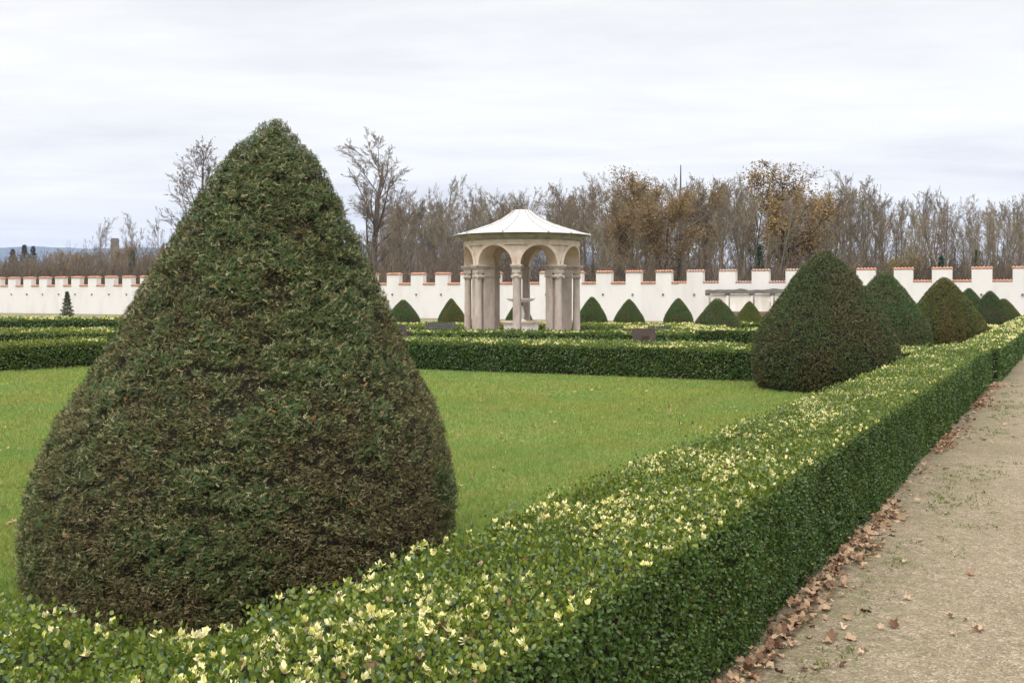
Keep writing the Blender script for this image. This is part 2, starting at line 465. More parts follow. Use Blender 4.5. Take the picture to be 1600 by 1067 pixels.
def hedge(name, A, B, wd, h, label, group, shoots=60, green=(1, 1, 1), lmin=.0175, kd=.0019, cover=2.6, seedn=1, tallshoots=0, edge_x=.6):
    """A, B: ends of the centre line on the ground"""
    A = np.array(A, float); B = np.array(B, float)
    Lh = np.linalg.norm(B - A); dr = (B - A) / Lh
    ax = np.array((dr[1], -dr[0]))                               # local x
    root = mesh_core = None
    R = np.array([[ax[0], ax[1], 0], [dr[0], dr[1], 0], [0, 0, 1]])
    bag = Bag(); sb = Bag()
    nseg = max(1, int(round(Lh / 1.0))); sl_ = Lh / nseg
    O = np.array((A[0], A[1], 0))
    # sample the whole hedge densely by slices
    PP = []; NN = []; LS = []
    for i in range(nseg):
        mid = A + dr * (i + .5) * sl_
        D = max(1.5, math.hypot(*mid) - .5)
        ls = max(lmin, kd * D)
        area = sl_ * (2 * h + wd) + (wd * h * 2 if nseg == 1 else 0)
        n = int(cover * area / (ls * ls * .5))
        ea = .0 if i == 0 else .15; eb = .0 if i == nseg - 1 else .15
        n = int(n * (sl_ + ea + eb) / sl_)
        p, nn = box_surface(sl_ + ea + eb, wd, h, n, .07); p[:, 1] -= ea
        # drop the end faces between slices and rebuild their rounding
        keep = (p[:, 1] >= (0 if i else -.2)) & (p[:, 1] <= (sl_ if i < nseg - 1 else sl_ + .2))
        p = p[keep]; nn = nn[keep]
        p[:, 1] += i * sl_
        PP.append(p); NN.append(nn); LS.append(np.full(len(p), ls))
    p = np.concatenate(PP); nn = np.concatenate(NN); ls = np.concatenate(LS)
    n = len(p)
    wp = p @ R + O                                               # world
    b1 = noise(wp, 2.2, seedn) - .5; b2 = noise(wp, 7.0, seedn + 1) - .5
    top = nn[:, 2] > .55
    ragged = noise(wp, 14, seedn + 5)
    off = b1 * .06 + b2 * .035 - rng.random(n) ** 2 * .06
    off = np.where(top, off + (rng.random(n) ** 3.5) * .075 * (ragged > .42), off)
    # gaps near the ground
    p2 = wp + (nn @ R) * off[:, None]
    lowgap = (wp[:, 2] < .10) & (noise(wp, 6, seedn + 7) > .55)
    wn = nn @ R
    rv = rng.normal(size=(n, 3))
    up = np.array((0, 0, 1.0))
    d_side = norm(wn * .35 + rv * .75 + up * .35)
    d_top = norm(up * .75 + rv * .55)
    d = np.where(top[:, None], d_top, d_side)
    nr = np.where(top[:, None], rng.normal(size=(n, 3)) + wn * .3, wn * .9 + up * .35 + rng.normal(size=(n, 3)) * .45)
    size = ls * rng.uniform(.75, 1.25, n)
    V, Fs = scatter(LEAF_V, LEAF_F, p2, d, nr, size)
    # colours: clipped sides are old dark leaf, the top is this year's yellower growth
    g1 = noise(wp, 1.1, seedn + 2); g2 = rng.random(n)
    side_c = np.stack([.033 + .032 * g2 + .025 * g1, .072 + .055 * g2 + .034 * g1, .013 + .012 * g2], 1)
    top_c = np.stack([.095 + .12 * g2 ** 1.5 + .03 * g1, .145 + .11 * g2 ** 1.5 + .02 * g1, .016 + .014 * g2], 1)
    mixf = np.clip((nn[:, 2] - .15) / .6, 0, 1) * rng.uniform(.35, 1, n)
    bl = rng.random(n) < .16                                        # bluish undersides
    top_c[bl] = np.stack([.075 + .03 * g2, .115 + .04 * g2, .06 + .03 * g2], 1)[bl]
    yl = rng.random(n) < .02
    c = side_c * (1 - mixf[:, None]) + top_c * mixf[:, None]
    c[yl] = (.26, .27, .06)
    br = rng.random(n) < .006; c[br] = (.22, .11, .05)
    keep = ~lowgap | (rng.random(n) < .45)
    kk = np.repeat(keep, 6)
    V = V.reshape(n, 6, 3)[keep].reshape(-1, 3)
    m_ = keep.sum(); Fq = (np.arange(m_)[:, None, None] * 6 + LEAF_F[0][None]).reshape(-1, 4)
    C = np.repeat(c[keep] * np.array(green), 6, axis=0)
    bag.add(V, [Fq], C)
    ob = bag.build(name, M['box_leaf'])
    tag(ob, label, 'hedge', group)
    # solid core blocking the view through, its near-black standing for inner shade
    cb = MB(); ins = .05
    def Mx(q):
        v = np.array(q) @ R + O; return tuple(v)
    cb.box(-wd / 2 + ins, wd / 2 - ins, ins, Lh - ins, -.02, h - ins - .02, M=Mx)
    cb.build('dark_core', M['core'], ob)
    # cream young shoots on the top
    if shoots > 0:
        pts = []; sz = []
        for i in range(nseg):
            mid = A + dr * (i + .5) * sl_
            D = math.hypot(*mid)
            ss = max(.033, .0028 * D) * .95
            ns = int(shoots * wd * sl_ * (1.0 if D < 10 else (10 / D) ** .4) * 7.5)
            lx = (rng.random(ns) - .5) * (wd + .04)
            q = np.stack([lx, (i + rng.random(ns)) * sl_, np.full(ns, h)], 1) @ R + O
            dens = noise(q, 1.6, seedn + 20) * .6 + noise(q, 5.5, seedn + 21) * .4
            keepq = rng.random(ns) < np.clip((dens - .47) * 7, .025, 1) * .75 * np.where(lx > edge_x * wd, .22, 1)
            q = q[keepq]; pts.append(q); sz.append(np.full(len(q), ss))
        q = np.concatenate(pts); ss = np.concatenate(sz) * rng.uniform(.6, 1.25, len(q))
        q[:, 2] += (noise(q, 2.2, seedn) - .5) * .06 - .012 + rng.random(len(q)) ** 2 * .035
        # a few down the sides
        which = rng.integers(0, 4, len(q))
        for k in range(4):
            s_ = which == k
            if not s_.any(): continue
            tv, tf = WHORLS[k]
            nq = s_.sum()
            dd = norm(np.array((0, 0, 1.0)) + rng.normal(size=(nq, 3)) * .28)
            V, Fs = scatter(tv, tf, q[s_], dd, rng.normal(size=(nq, 3)), ss[s_])
            nl = len(tv) // 6
            pale = rng.random((nq, nl, 1)); yy = rng.random((nq, 1, 1))
            c0 = np.array((.78, .71, .32)); c1 = np.array((.52, .53, .11)); c2 = np.array((.84, .79, .50)); c3 = np.array((.27, .34, .05))
            cc = c0 * (1 - yy) + c2 * yy
            cc = np.where(pale < .22, c1, cc); cc = np.where(pale < .07, c3, cc)
            C = np.repeat(cc.reshape(-1, 3), 6, axis=0)
            sb.add(V, Fs, C)
        so_ = sb.build('pale_shoots', M['shoot'], ob); so_['kind'] = 'stuff'
        so_['label'] = 'cream-yellow young shoots along the top of the hedge'
    if tallshoots:
        tb = Bag()
        t = rng.random(tallshoots) * Lh; s = (rng.random(tallshoots) - .5) * wd * .95
        base = np.stack([s, t, np.full(tallshoots, h - .03)], 1) @ R + O
        for bp_ in base:
            hh = rng.uniform(.06, .17); nl = int(hh / .011)
            zz = np.linspace(0, hh, nl)
            a = np.arange(nl) * 2.4 + rng.random() * 6
            lean = rng.normal(size=2) * .12
            pp = bp_ + np.stack([zz * lean[0], zz * lean[1], zz], 1)
            dd = np.stack([np.cos(a), np.sin(a), np.full(nl, .9)], 1)
            D = math.hypot(bp_[0], bp_[1])
            V, Fs = scatter(LEAF_V, LEAF_F, pp, dd, np.tile((0, 0, 1.0), (nl, 1)) + .01, np.full(nl, max(.018, .0022 * D)))
            cc = np.array((.09, .15, .03)) * rng.uniform(.8, 1.3)
            tb.add(V, Fs, cc)
        so_ = tb.build('upright_shoots', M['box_leaf'], ob); so_['kind'] = 'stuff'
    return ob

def mainline(off, Y): return np.array((off + KX * Y, Y))
GH = 'clipped box hedges of the parterre'
cx0 = -1.957; wd0 = .805
hedge('box_hedge', mainline(cx0, 1.75), mainline(cx0, 18.15), wd0, .69,
      'long box hedge with cream shoots running beside the gravel path past both nearest cones', GH, shoots=150, seedn=1, tallshoots=26, edge_x=.2)
# the corner piece in front of the big cone
cA = np.array((-.92, 2.40)); dirA = norm(np.array((-.871, .45)))
hedge('box_hedge', cA + dirA * .0, cA + dirA * 4.2, .84, .635,
      'short piece of box hedge at the bottom left corner below the big near cone', GH, shoots=26, seedn=40)
hedge('box_hedge', mainline(-1.765, 18.75), mainline(-1.745, 47), .70, .64,
      'second box hedge along the gravel path starting beyond the gap in the row', GH, shoots=130, seedn=60, tallshoots=40)
# far side of the lawn
def crossing(pA, pB, wd):                                     # front line -> centre line
    pA = np.array(pA, float); pB = np.array(pB, float); d = norm(pB - pA); n = np.array((-d[1], d[0]))
    if n[1] < 0: n = -n
    return pA + n * wd / 2, pB + n * wd / 2
a, b_ = crossing((-7.9, 24.5), (7.45, 17.37), .8)
hedge('box_hedge', a, b_, .8, .60, 'dark green hedge closing the far side of the lawn in front of the rusty sign', GH, shoots=70, seedn=80, tallshoots=90)
a, b_ = crossing((-16.2, 15.8), (-8.0, 23.9), .8)
hedge('box_hedge', a, b_, .8, .56, 'hedge along the left side of the lawn, cut off by the left picture edge', GH, shoots=24, seedn=100, green=(1.25, 1.1, 1))
a, b_ = crossing((-3.4, 26.6), (9.6, 21.03), .7)
hedge('box_hedge', a, b_, .7, .43, 'second hedge beyond the lawn, with many cream shoots around the rusty sign', GH, shoots=120, seedn=120, tallshoots=140, green=(1.2, 1.1, 1))
a, b_ = crossing((-4.3, 29.6), (5.3, 28.8), .8)
hedge('box_hedge', a, b_, .8, .50, 'low hedge directly in front of the columns of the pavilion', GH, shoots=45, seedn=140, tallshoots=40)
a, b_ = crossing((5.5, 30.0), (11.5, 29.4), .8)
hedge('box_hedge', a, b_, .8, .545, 'hedge left of the second cone, set back from the one before the pavilion', GH, shoots=120, seedn=150)
a, b_ = crossing((-9.5, 38.4), (4.1, 38.0), .7)
hedge('box_hedge', a, b_, .7, .38, 'hedge behind the pavilion, seen between its columns', GH, shoots=0, seedn=160, green=(1.1, 1.05, 1))
a, b_ = crossing((3.6, 32.4), (7.0, 32.0), 2.6)
hedge('box_hedge', a, b_, 2.6, .49, 'broad block of hedge with cream shoots right of the pavilion', GH, shoots=110, seedn=165, green=(1.15, 1.08, 1))
a, b_ = crossing((8.1, 37.0), (15.6, 35.2), .7)
hedge('box_hedge', a, b_, .7, .53, 'hedge in front of the small cone under the old timber frame', GH, shoots=60, seedn=170)
a, b_ = crossing((-9, 43.6), (8.0, 42.6), .8)
hedge('box_hedge', a, b_, .8, .30, 'farthest low hedge in front of the small cones by the wall', GH, shoots=30, seedn=175, green=(1.3, 1.15, 1))
a, b_ = crossing((-16, 26.9), (-8.6, 27.2), 1.9)
hedge('box_hedge', a, b_, 1.9, .60, 'broad middle hedge with pale shoots on the left, behind the lawn hedge', GH, shoots=45, seedn=180, green=(1.25, 1.12, 1))
a, b_ = crossing((-26, 40.6), (-11.6, 39.4), 1.8)
hedge('box_hedge', a, b_, 1.8, .60, 'farthest hedge on the left, in front of the young conifer', GH, shoots=35, seedn=190)
a, b_ = crossing((12.4, 31.0), (14.9, 30.4), .8)
hedge('box_hedge', a, b_, .8, .60, 'short crosswise hedge behind the fourth cone on the right', GH, shoots=150, seedn=195)

# ------------------------------------------------------------------ yew cones
def spray(seed):
    """flat yew spray: needles both sides of a thin stem"""
    r = random.Random(seed); V = []; Fc = []
    for k in range(3):
        t = .14 + .85 * k / 3
        for s in (-1, 1):
            Ln = .34 * (1 - .35 * t) * r.uniform(.8, 1.15); a = r.uniform(.6, .95)
            bx = s * .01; tipx = s * Ln * sin(a); tipy = t + Ln * cos(a); z = r.uniform(-.05, .05)
            b = len(V)
            V += [(bx, t - .09, 0), (bx, t + .09, 0), (tipx, tipy, z)]
            Fc.append((b, b + 1, b + 2))
    b = len(V)
    V += [(-.016, 0, 0), (.016, 0, 0), (0, 1.0, .0)]
    Fc.append((b, b + 1, b + 2))
    return np.array(V), [np.array(Fc)]
SPR = [spray(k) for k in range(4)]
TUFT_V = np.array([(0, 0, 0), (-.16, .45, .05), (0, 1, 0), (.16, .45, -.05), (-.42, .62, .1), (-.1, .3, 0), (.42, .6, .1), (.1, .3, 0)])
TUFT_F = [np.array([(0, 1, 2, 3)]), np.array([(5, 4, 1), (7, 3, 6)])]

def cone_profile(prof, t):
    a = np.array(prof); return np.interp(t, a[:, 0], a[:, 1])

def cone_points(prof, R, h, n):
    zt = np.linspace(0, 1, 200)
    r = cone_profile(prof, zt) * R
    wgt = np.maximum(r, .01) * np.sqrt(np.gradient(r) ** 2 + np.gradient(zt * h) ** 2); cdf = np.cumsum(wgt); cdf /= cdf[-1]
    t = np.interp(rng.random(n), cdf, zt); th = rng.random(n) * 2 * pi
    rr = cone_profile(prof, t) * R
    dr = (cone_profile(prof, np.minimum(1, t + .01)) - cone_profile(prof, np.maximum(0, t - .01))) * R
    dz = (np.minimum(1, t + .01) - np.maximum(0, t - .01)) * h
    p = np.stack([rr * np.cos(th), rr * np.sin(th), t * h], 1)
    nn = norm(np.stack([dz * np.cos(th), dz * np.sin(th), -dr], 1))
    return p, nn, th, t

def core_mesh(prof, R, h, inset, lean=(0, 0)):
    n = 40; rows = 26; V = []
    for i in range(rows):
        t = i / (rows - 1)
        pr_ = float(cone_profile(prof, t)); r = max(.004, pr_ * R - inset * min(1, pr_ * 2.5))
        z = t * (h - inset * .9)
        for k in range(n):
            V.append((r * cos(2 * pi * k / n) + lean[0] * z, r * sin(2 * pi * k / n) + lean[1] * z, z))
    idx = np.arange(rows * n).reshape(rows, n)
    nxt = np.roll(idx, -1, 1)
    Fq = np.stack([idx[:-1].ravel(), nxt[:-1].ravel(), nxt[1:].ravel(), idx[1:].ravel()], 1)
    return np.array(V), Fq

GC = 'clipped yew cones'
PROF1 = [(0, .975), (.03, .99), (.06, 1.0), (.12, 1.01), (.193, .995), (.26, .955), (.357, .885), (.44, .775), (.53, .67), (.578, .622), (.65, .535), (.743, .43), (.83, .322), (.886, .252), (.915, .208), (.955, .124), (.985, .06), (1, .018)]
def near_cone():
    cx, cy = (383 - 800) / F * 5.95, 5.95
    R, h, lean = 1.222, 2.70, .067
    bag = Bag()
    for layer in (0, 1):
        n = 130000 if layer == 0 else 230000
        p, nn, th, t = cone_points(PROF1, R if layer else R - .04, h - .05 * (1 - layer), n)
        face = -(nn[:, 0] * cx + nn[:, 1] * cy) / math.hypot(cx, cy)         # towards the camera
        keep = rng.random(n) < np.where(face > -.35, 1, .5)
        hole = noise(p * np.array((1, 1, 1.5)), 9, 31) * .4 + noise(p * np.array((1, 1, 1.4)), 24, 32) * .6
        if layer: keep &= rng.random(n) < np.clip((hole - .36) * 9, .0, 1)
        else: keep &= rng.random(n) < np.clip((hole - .24) * 9, .05, 1)
        p = p[keep]; nn = nn[keep]; t = t[keep]; th = th[keep]; n = len(p)
        bmp = (noise(p, 2.6, 33) - .5) * .024 + (noise(p * np.array((1, 1, 1.4)), 13, 34) - .5) * .034
        p = p + nn * (bmp - rng.random(n) ** 1.2 * .042)[:, None]
        p[:, 2] = np.maximum(p[:, 2], .01)
        tang = norm(np.cross(nn, (0, 0, 1.0))); down = np.cross(tang, nn)
        a = rng.normal(size=n)
        fresh = noise(p * np.array((1, 1, 1.3)), 1.6, 35) * .35 + noise(p, 5, 36) * .3 + noise(p, 12, 37) * .35
        isg = fresh + rng.normal(size=n) * .09 + .045 - np.clip((.50 - t) * .30, -.03, .14)
        grn = isg > .56
        d = norm(nn * np.where(grn, .2, .55)[:, None] * rng.uniform(.5, 1.5, n)[:, None] + tang * (a * .8)[:, None] + down * (rng.normal(size=n) * .5 + np.where(grn, .3, .0))[:, None])
        fn = norm(nn * .75 + np.array((0, 0, .7)) + rng.normal(size=(n, 3)) * .45)
        size = rng.uniform(.015, .028, n) * np.where(grn, 1.5, 1.0)
        g2 = rng.random(n)
        green = np.stack([.042 + .026 * g2, .074 + .036 * g2, .023 + .014 * g2], 1)
        olive = np.stack([.058 + .05 * g2, .066 + .045 * g2, .019 + .016 * g2], 1)
        brown = np.stack([.082 + .065 * g2, .058 + .042 * g2, .030 + .022 * g2], 1)
        c = np.where(grn[:, None], green, np.where((isg > .40)[:, None], olive, brown))
        mixd = rng.random(n) < .35
        c[mixd] = olive[mixd]
        rust = rng.random(n) < .006; c[rust] = (.30, .11, .04)
        pal = rng.random(n) < .16; c[pal] = np.stack([.19 + .12 * g2, .17 + .11 * g2, .085 + .06 * g2], 1)[pal]
        which = rng.integers(0, 4, n)
        for k in range(4):
            s = which == k; tv, tf = SPR[k]
            V, Fs = scatter(tv, tf, p[s], d[s], fn[s], size[s])
            bag.add(V, Fs, np.repeat(c[s], len(tv), axis=0))
    # bare clipped twig ends, woody
    m = 6000
    q, qn, qt, tt = cone_points(PROF1, R * .985, h, m)
    kq = rng.random(m) < np.clip(1.1 - tt * 1.5, .12, 1); q = q[kq]; qn = qn[kq]; m = len(q)
    TW_V = np.array([(-.025, 0, 0), (.025, 0, 0), (.012, 1, .1), (-.012, 1, .1)]); TW_F = [np.array([(0, 1, 2, 3)])]
    V, Fs = scatter(TW_V, TW_F, q - qn * .03, norm(qn * .5 + rng.normal(size=(m, 3))), rng.normal(size=(m, 3)), rng.uniform(.02, .055, m))
    bag.add(V, Fs, np.repeat(np.stack([.17 + .1 * rng.random(m), .115 + .06 * rng.random(m), .075 + .04 * rng.random(m)], 1), 4, axis=0))
    for i in range(len(bag.V)):
        bag.V[i] = bag.V[i] + np.stack([bag.V[i][:, 2] * lean, 0 * bag.V[i][:, 2], 0 * bag.V[i][:, 2]], 1)
    root = empty('yew_cone', (cx, cy, 0))
    tag(root, 'huge dark yew cone standing closest, behind the corner of the box hedge', 'topiary', GC)
    bag.build('foliage', M['yew'], root)
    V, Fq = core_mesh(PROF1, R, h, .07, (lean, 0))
    mesh_np('dark_core', V, Fq, M['core'], root, smooth=True)
near_cone()

PROF2 = [(0, .84), (.04, .92), (.09, .965), (.19, 1), (.31, .98), (.425, .90), (.5, .825), (.643, .64), (.787, .445), (.9, .262), (.955, .158), (.985, .085), (1, .022)]
PROF3 = [(0, .86), (.04, .93), (.09, .97), (.19, 1), (.31, .967), (.425, .865), (.5, .782), (.643, .60), (.787, .405), (.9, .226), (.955, .132), (.985, .066), (1, .02)]
def cone_mesh(prof, n, size, seedn):
    p, nn, th, t = cone_points(prof, 1.0, 2.0, n)
    bmp = (noise(p, 2.3, seedn) - .5) * .05 + (noise(p, 9, seedn + 1) - .5) * .03
    pits = noise(p, 16, seedn + 3)
    p = p + nn * (bmp * .6 - rng.random(n) ** 1.6 * .04)[:, None]
    keep = rng.random(n) < np.clip((pits - .2) * 8, .15, 1)
    p = p[keep]; nn = nn[keep]; t = t[keep]; n = len(p)
    d = norm(nn * .55 + rng.normal(size=(n, 3)) * .7); fn = norm(nn + rng.normal(size=(n, 3)) * .5)
    g2 = rng.random(n); g1 = noise(p, 2.6, seedn + 2) - np.clip((.45 - t) * .5, -.12, .2)
    green = np.stack([.050 + .03 * g2, .078 + .036 * g2, .024 + .016 * g2], 1)
    brn = np.stack([.080 + .055 * g2, .070 + .042 * g2, .030 + .02 * g2], 1)
    c = np.where((g1 + rng.normal(size=n) * .30 > .33)[:, None], green, brn)
    V, Fs = scatter(TUFT_V, TUFT_F, p, d, fn, size * rng.uniform(.7, 1.3, n))
    bag = Bag(); bag.add(V, Fs, np.repeat(c, len(TUFT_V), axis=0))
    return bag
protos = []
for (n, size, sd_) in ((75000, .034, 210), (52000, .042, 230), (52000, .042, 250)):
    root = empty('yew_cone')
    pf = PROF3 if sd_ == 250 else PROF2
    fo = cone_mesh(pf, n, size, sd_).build('foliage', M['yew'], root)
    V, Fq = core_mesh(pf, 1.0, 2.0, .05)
    co = mesh_np('dark_core', V, Fq, M['core'], root, smooth=True)
    protos.append([root, fo, co, False])
CONES = [
    # proto, px, Y, R, h, colour, label
    (0, 1289, 17.4, 1.245, 2.40, (1.0, .92, .95), 'large brownish yew cone at the far right corner of the lawn, against the box hedge'),
    (1, 1381, 25.7, 1.14, 2.20, (1.0, 1.15, 1.1), 'green yew cone half hidden behind the large one on the right'),
    (2, 1475, 28.8, 1.18, 2.12, (1.3, 1.08, .8), 'olive-brown yew cone standing in front of the wall, right of the half hidden one'),
    (2, 1514, 41.0, .93, 1.88, (.95, 1.1, 1.1), 'narrow dark green yew cone peeping out behind the olive-brown cone'),
    (2, 1547, 38.5, .88, 1.76, (.9, .95, .95), 'darkest yew cone, second from the right picture edge'),
    (1, 1568, 45.5, .82, 1.43, (1.2, 1.15, .8), 'smallest light green yew cone at the right end of the row by the hedge'),
    (1, 630, 47.0, .80, 1.37, (1.15, 1.3, 1.1), 'small yew cone by the wall just right of the huge cone'),
    (2, 705, 49.0, .66, 1.42, (1.1, 1.2, 1.1), 'small pointed yew cone behind its twin, left of the pavilion columns'),
    (1, 709, 46.5, .62, 1.24, (1.45, 1.2, .8), 'small brown yew cone in front of its twin, left of the pavilion columns'),
    (2, 811, 47.0, .66, 1.36, (1.1, 1.2, 1.0), 'small yew cone seen through the pavilion behind the fountain'),
    (1, 925, 45.0, .70, 1.51, (1.1, 1.25, 1.0), 'small yew cone touching the right column of the pavilion'),
    (2, 983, 47.0, .74, 1.40, (1.15, 1.25, 1.0), 'small yew cone second to the right of the pavilion'),
    (1, 1060, 47.0, .70, 1.44, (1.15, 1.3, 1.0), 'small slim yew cone standing alone left of the broad round-shouldered one'),
    (1, 1121, 36.0, .86, 1.48, (1.15, 1.2, 1.05), 'broad round-shouldered yew cone in front of the old timber frame'),
    (2, 1171, 43.0, .66, 1.33, (1.5, 1.35, .7), 'small yellowish green yew cone under the old timber frame'),
]
for i, (pi_, px, Y, R, h, colr, label) in enumerate(CONES):
    pr = protos[pi_]
    if not pr[3]:
        root, fo, co = pr[0], pr[1], pr[2]; pr[3] = True
    else:
        root = pr[0].copy(); COL.objects.link(root)
        fo = pr[1].copy(); COL.objects.link(fo); fo.parent = root
        co = pr[2].copy(); COL.objects.link(co); co.parent = root
    x, y = ground_at(px, Y)
    root.location = (x, y, 0); root.scale = (R, R, h / 2.0); root.rotation_euler = (0, 0, i * 1.37)
    fo.color = (*colr, 1)
    tag(root, label, 'topiary', GC)

# ------------------------------------------------------------------ grass and fallen leaves
def grass():
    BL_V = np.array([(-.05, 0, 0), (.05, 0, 0), (.03, .6, .06), (-.03, .6, .06), (0, 1, .2)])
    BL_F = [np.array([(0, 1, 2, 3)]), np.array([(3, 2, 4)])]
    bag = Bag()
    def zone(x0, x1, y0, y1, dens, hgt, wid):
        n = int((x1 - x0) * (y1 - y0) * dens)
        q = np.stack([x0 + rng.random(n) * (x1 - x0), y0 + rng.random(n) * (y1 - y0), np.zeros(n)], 1)
        ok = (q[:, 0] < -2.32 + KX * q[:, 1]) & (q[:, 0] > -.62 * q[:, 1] - .5) & (np.abs(q[:, 0]) < .56 * q[:, 1] + .6)
        ok &= q[:, 1] < 20.7 - .465 * (q[:, 0])
        ok &= q[:, 1] > 3.05 - .5 * (q[:, 0] + 1.0)
        q = q[ok]; n = len(q)
        lean = rng.normal(size=(n, 3)) * .45; lean[:, 2] = 1
        pch = noise(q, .9, 71); fine = noise(q, 6, 72)
        s = hgt * rng.uniform(.6, 1.35, n) * (.75 + .5 * pch)
        V, Fs = scatter(BL_V, BL_F, q, lean, rng.normal(size=(n, 3)), s, np.full(n, wid / hgt / .1))
        g = rng.random(n)
        p2_ = noise(q, 2.7, 73); c = np.stack([.166 + .07 * g + .09 * (pch - .5) + .06 * (p2_ - .5), .236 + .06 * g + .04 * (pch - .5), .052 + .02 * g], 1)
        dry = rng.random(n) < .05 + .14 * (fine > .64) + .10 * (p2_ > .68); c[dry] = np.stack([.26 + .1 * g, .24 + .08 * g, .09 + .05 * g], 1)[dry]
        bag.add(V, Fs, np.repeat(c, 5, axis=0))
    zone(-5.5, 3, 3, 7.5, 6500, .036, .0042)
    zone(-7, 5, 7.5, 11, 3600, .036, .0060)
    zone(-10, 7, 11, 16, 1700, .038, .009)
    zone(-14, 9, 16, 25.5, 800, .04, .013)
    tag(bag.build('grass', M['grass']), 'short bright green lawn grass inside the hedges', 'grass', kind='stuff')
grass()

def lobed(seed, lobes=5):
    """a dry lobed leaf, cupped, built as a fan of small faces with thickness from its curl"""
    r = random.Random(seed); V = [(0, .35, 0)]; n = lobes * 4
    for k in range(n):
        a = 2 * pi * k / n - pi / 2
        rr = (.34 + .20 * abs(cos(lobes * (a + pi / 2) / 2)) ** 1.5 * r.uniform(.7, 1.2))
        x = rr * cos(a) * .9; y = .42 + rr * sin(a) * 1.05
        z = 1.3 * x * x + .5 * (y - .4) ** 2 + r.uniform(-.09, .10)
        V.append((x, y, z))
    Fc = [(0, 1 + k, 1 + (k + 1) % n) for k in range(n)]
    b = len(V); V += [(-.012, .08, .03), (.012, .08, .03), (.0, -.28, .08)]; Fc.append((b, b + 1, b + 2))
    return np.array(V), [np.array(Fc)]
LOB = [lobed(k, 5 if k % 2 else 4) for k in range(6)]

def litter(name, pts, size, flat=.35):
    bag = Bag(); n = len(pts); which = rng.integers(0, 6, n)
    for k in range(6):
        s = which == k; m = s.sum()
        if not m: continue
        nrm = norm(np.array((0, 0, 1.0)) + rng.normal(size=(m, 3)) * flat)
        nrm[rng.random(m) < .35] *= -1
        V, Fs = scatter(LOB[k][0], LOB[k][1], pts[s], rng.normal(size=(m, 3)) * (1, 1, .25), nrm, size * rng.uniform(.55, 1.25, m))
        g = rng.random((m, 1)); h_ = rng.random((m, 1))
        c = np.array((.26, .155, .085)) * (1 - g) + np.array((.44, .31, .20)) * g
        c = np.where(h_ < .3, np.array((.16, .085, .05)), c)
        bag.add(V, Fs, np.repeat(c, len(LOB[k][0]), axis=0))
    return bag.build(name, M['dead_leaf'])
# strip along the foot of the hedge
n = 3000
Yl = 1.6 + 17.5 * rng.random(n) ** .9
acr = np.abs(rng.normal(size=n)) * .075 * (1 + 2 * (rng.random(n) < .08))
q = np.stack([Yl, acr, np.zeros(n)], 1)
kp = rng.random(n) < np.clip((noise(q, 1.3, 91) - .30) * 2.4, .06, 1)
Yl = Yl[kp]; acr = acr[kp]
pts = np.stack([-1.46 + KX * Yl + acr * .87 * (1 + .4 * rng.random(len(Yl))), Yl - acr * .49, .012 + .035 * rng.random(len(Yl)) * (acr < .18)], 1)
tag(litter('leaf_litter', pts, .050), 'brown dead leaves heaped along the foot of the hedge by the path', 'leaf litter', kind='stuff')
# specks on the lawn
n = 2000
q = np.stack([-9 + 16 * rng.random(n), 4.5 + 14 * rng.random(n) ** 1.9, np.full(n, .035)], 1)
ok = (q[:, 0] < -2.5 + KX * q[:, 1]) & (q[:, 1] < 20.3 - .465 * q[:, 0]); q = q[ok]
kp = rng.random(len(q)) < np.clip((noise(q, .8, 95) - .35) * 2.5, .10, 1); q = q[kp]
tag(litter('lawn_leaves', q, .047, .5), 'dry brown leaves scattered on the lawn', 'fallen leaves', kind='stuff')
# leaves caught on top of the main hedge
n = 90
Yt = 1.9 + 9 * rng.random(n); off = cx0 + (rng.random(n) - .5) * .8
q = np.stack([off + KX * Yt, Yt, np.full(n, .70)], 1)
tag(litter('caught_leaves', q, .045, 1.2), 'dry leaves caught among the shoots on top of the near hedge', 'fallen leaves', kind='stuff')
# single leaves lying out on the gravel
LEAVES = [(1508, 971, 'pale broad leaf lying on the gravel, left of the pair at the right edge'), (1530, 984, 'dry leaf with a raised tip, beside the pale broad leaf on the gravel'),
          (1527, 988, 'narrow folded leaf on the gravel just below the leaf with the raised tip'), (1490, 994, 'star-shaped dry leaf, lowest of the cluster on the gravel'),
          (1484, 966, 'thin leaf on edge, leftmost of the cluster on the gravel'), (1397, 981, 'dark brown curled leaf alone on the gravel'),
          (1413, 881, 'small pinkish leaf on the gravel beside the weeds'), (1418, 938, 'flat tan leaf on the gravel above the dark curled leaf'),
          (1515, 899, 'reddish leaf lying far out on the gravel'), (1345, 1024, 'small brown leaf near the bottom of the gravel path'), (1316, 984, 'tan leaf in the weeds near the hedge foot')]
for i, (px, py, lab) in enumerate(LEAVES):
    Y = F * EYE / (py - HOR); x, y = ground_at(px, Y)
    tv, tf = LOB[i % 6]
    dark = i in (5,); red = i in (8,)
    c = np.array((.14, .07, .04)) if dark else (np.array((.30, .17, .10)) if red else np.array((.46, .32, .22)) * (.9 + .02 * i))
    V = tv.copy(); V[:, 2] *= 1.7; V[:, 1] -= .4
    o = mesh_np('fallen_leaf', V * (.034 + .010 * ((i * 7) % 3)), tf, M['dead_leaf'], tint=np.tile(c, (len(V), 1)), loc=(x, y, .012), rz=i * 1.9)
    o.rotation_euler = (.25 * sin(i * 2.1), .3 * cos(i * 1.3), i * 1.9)
    tag(o, lab, 'fallen leaf', 'single leaves on the gravel')
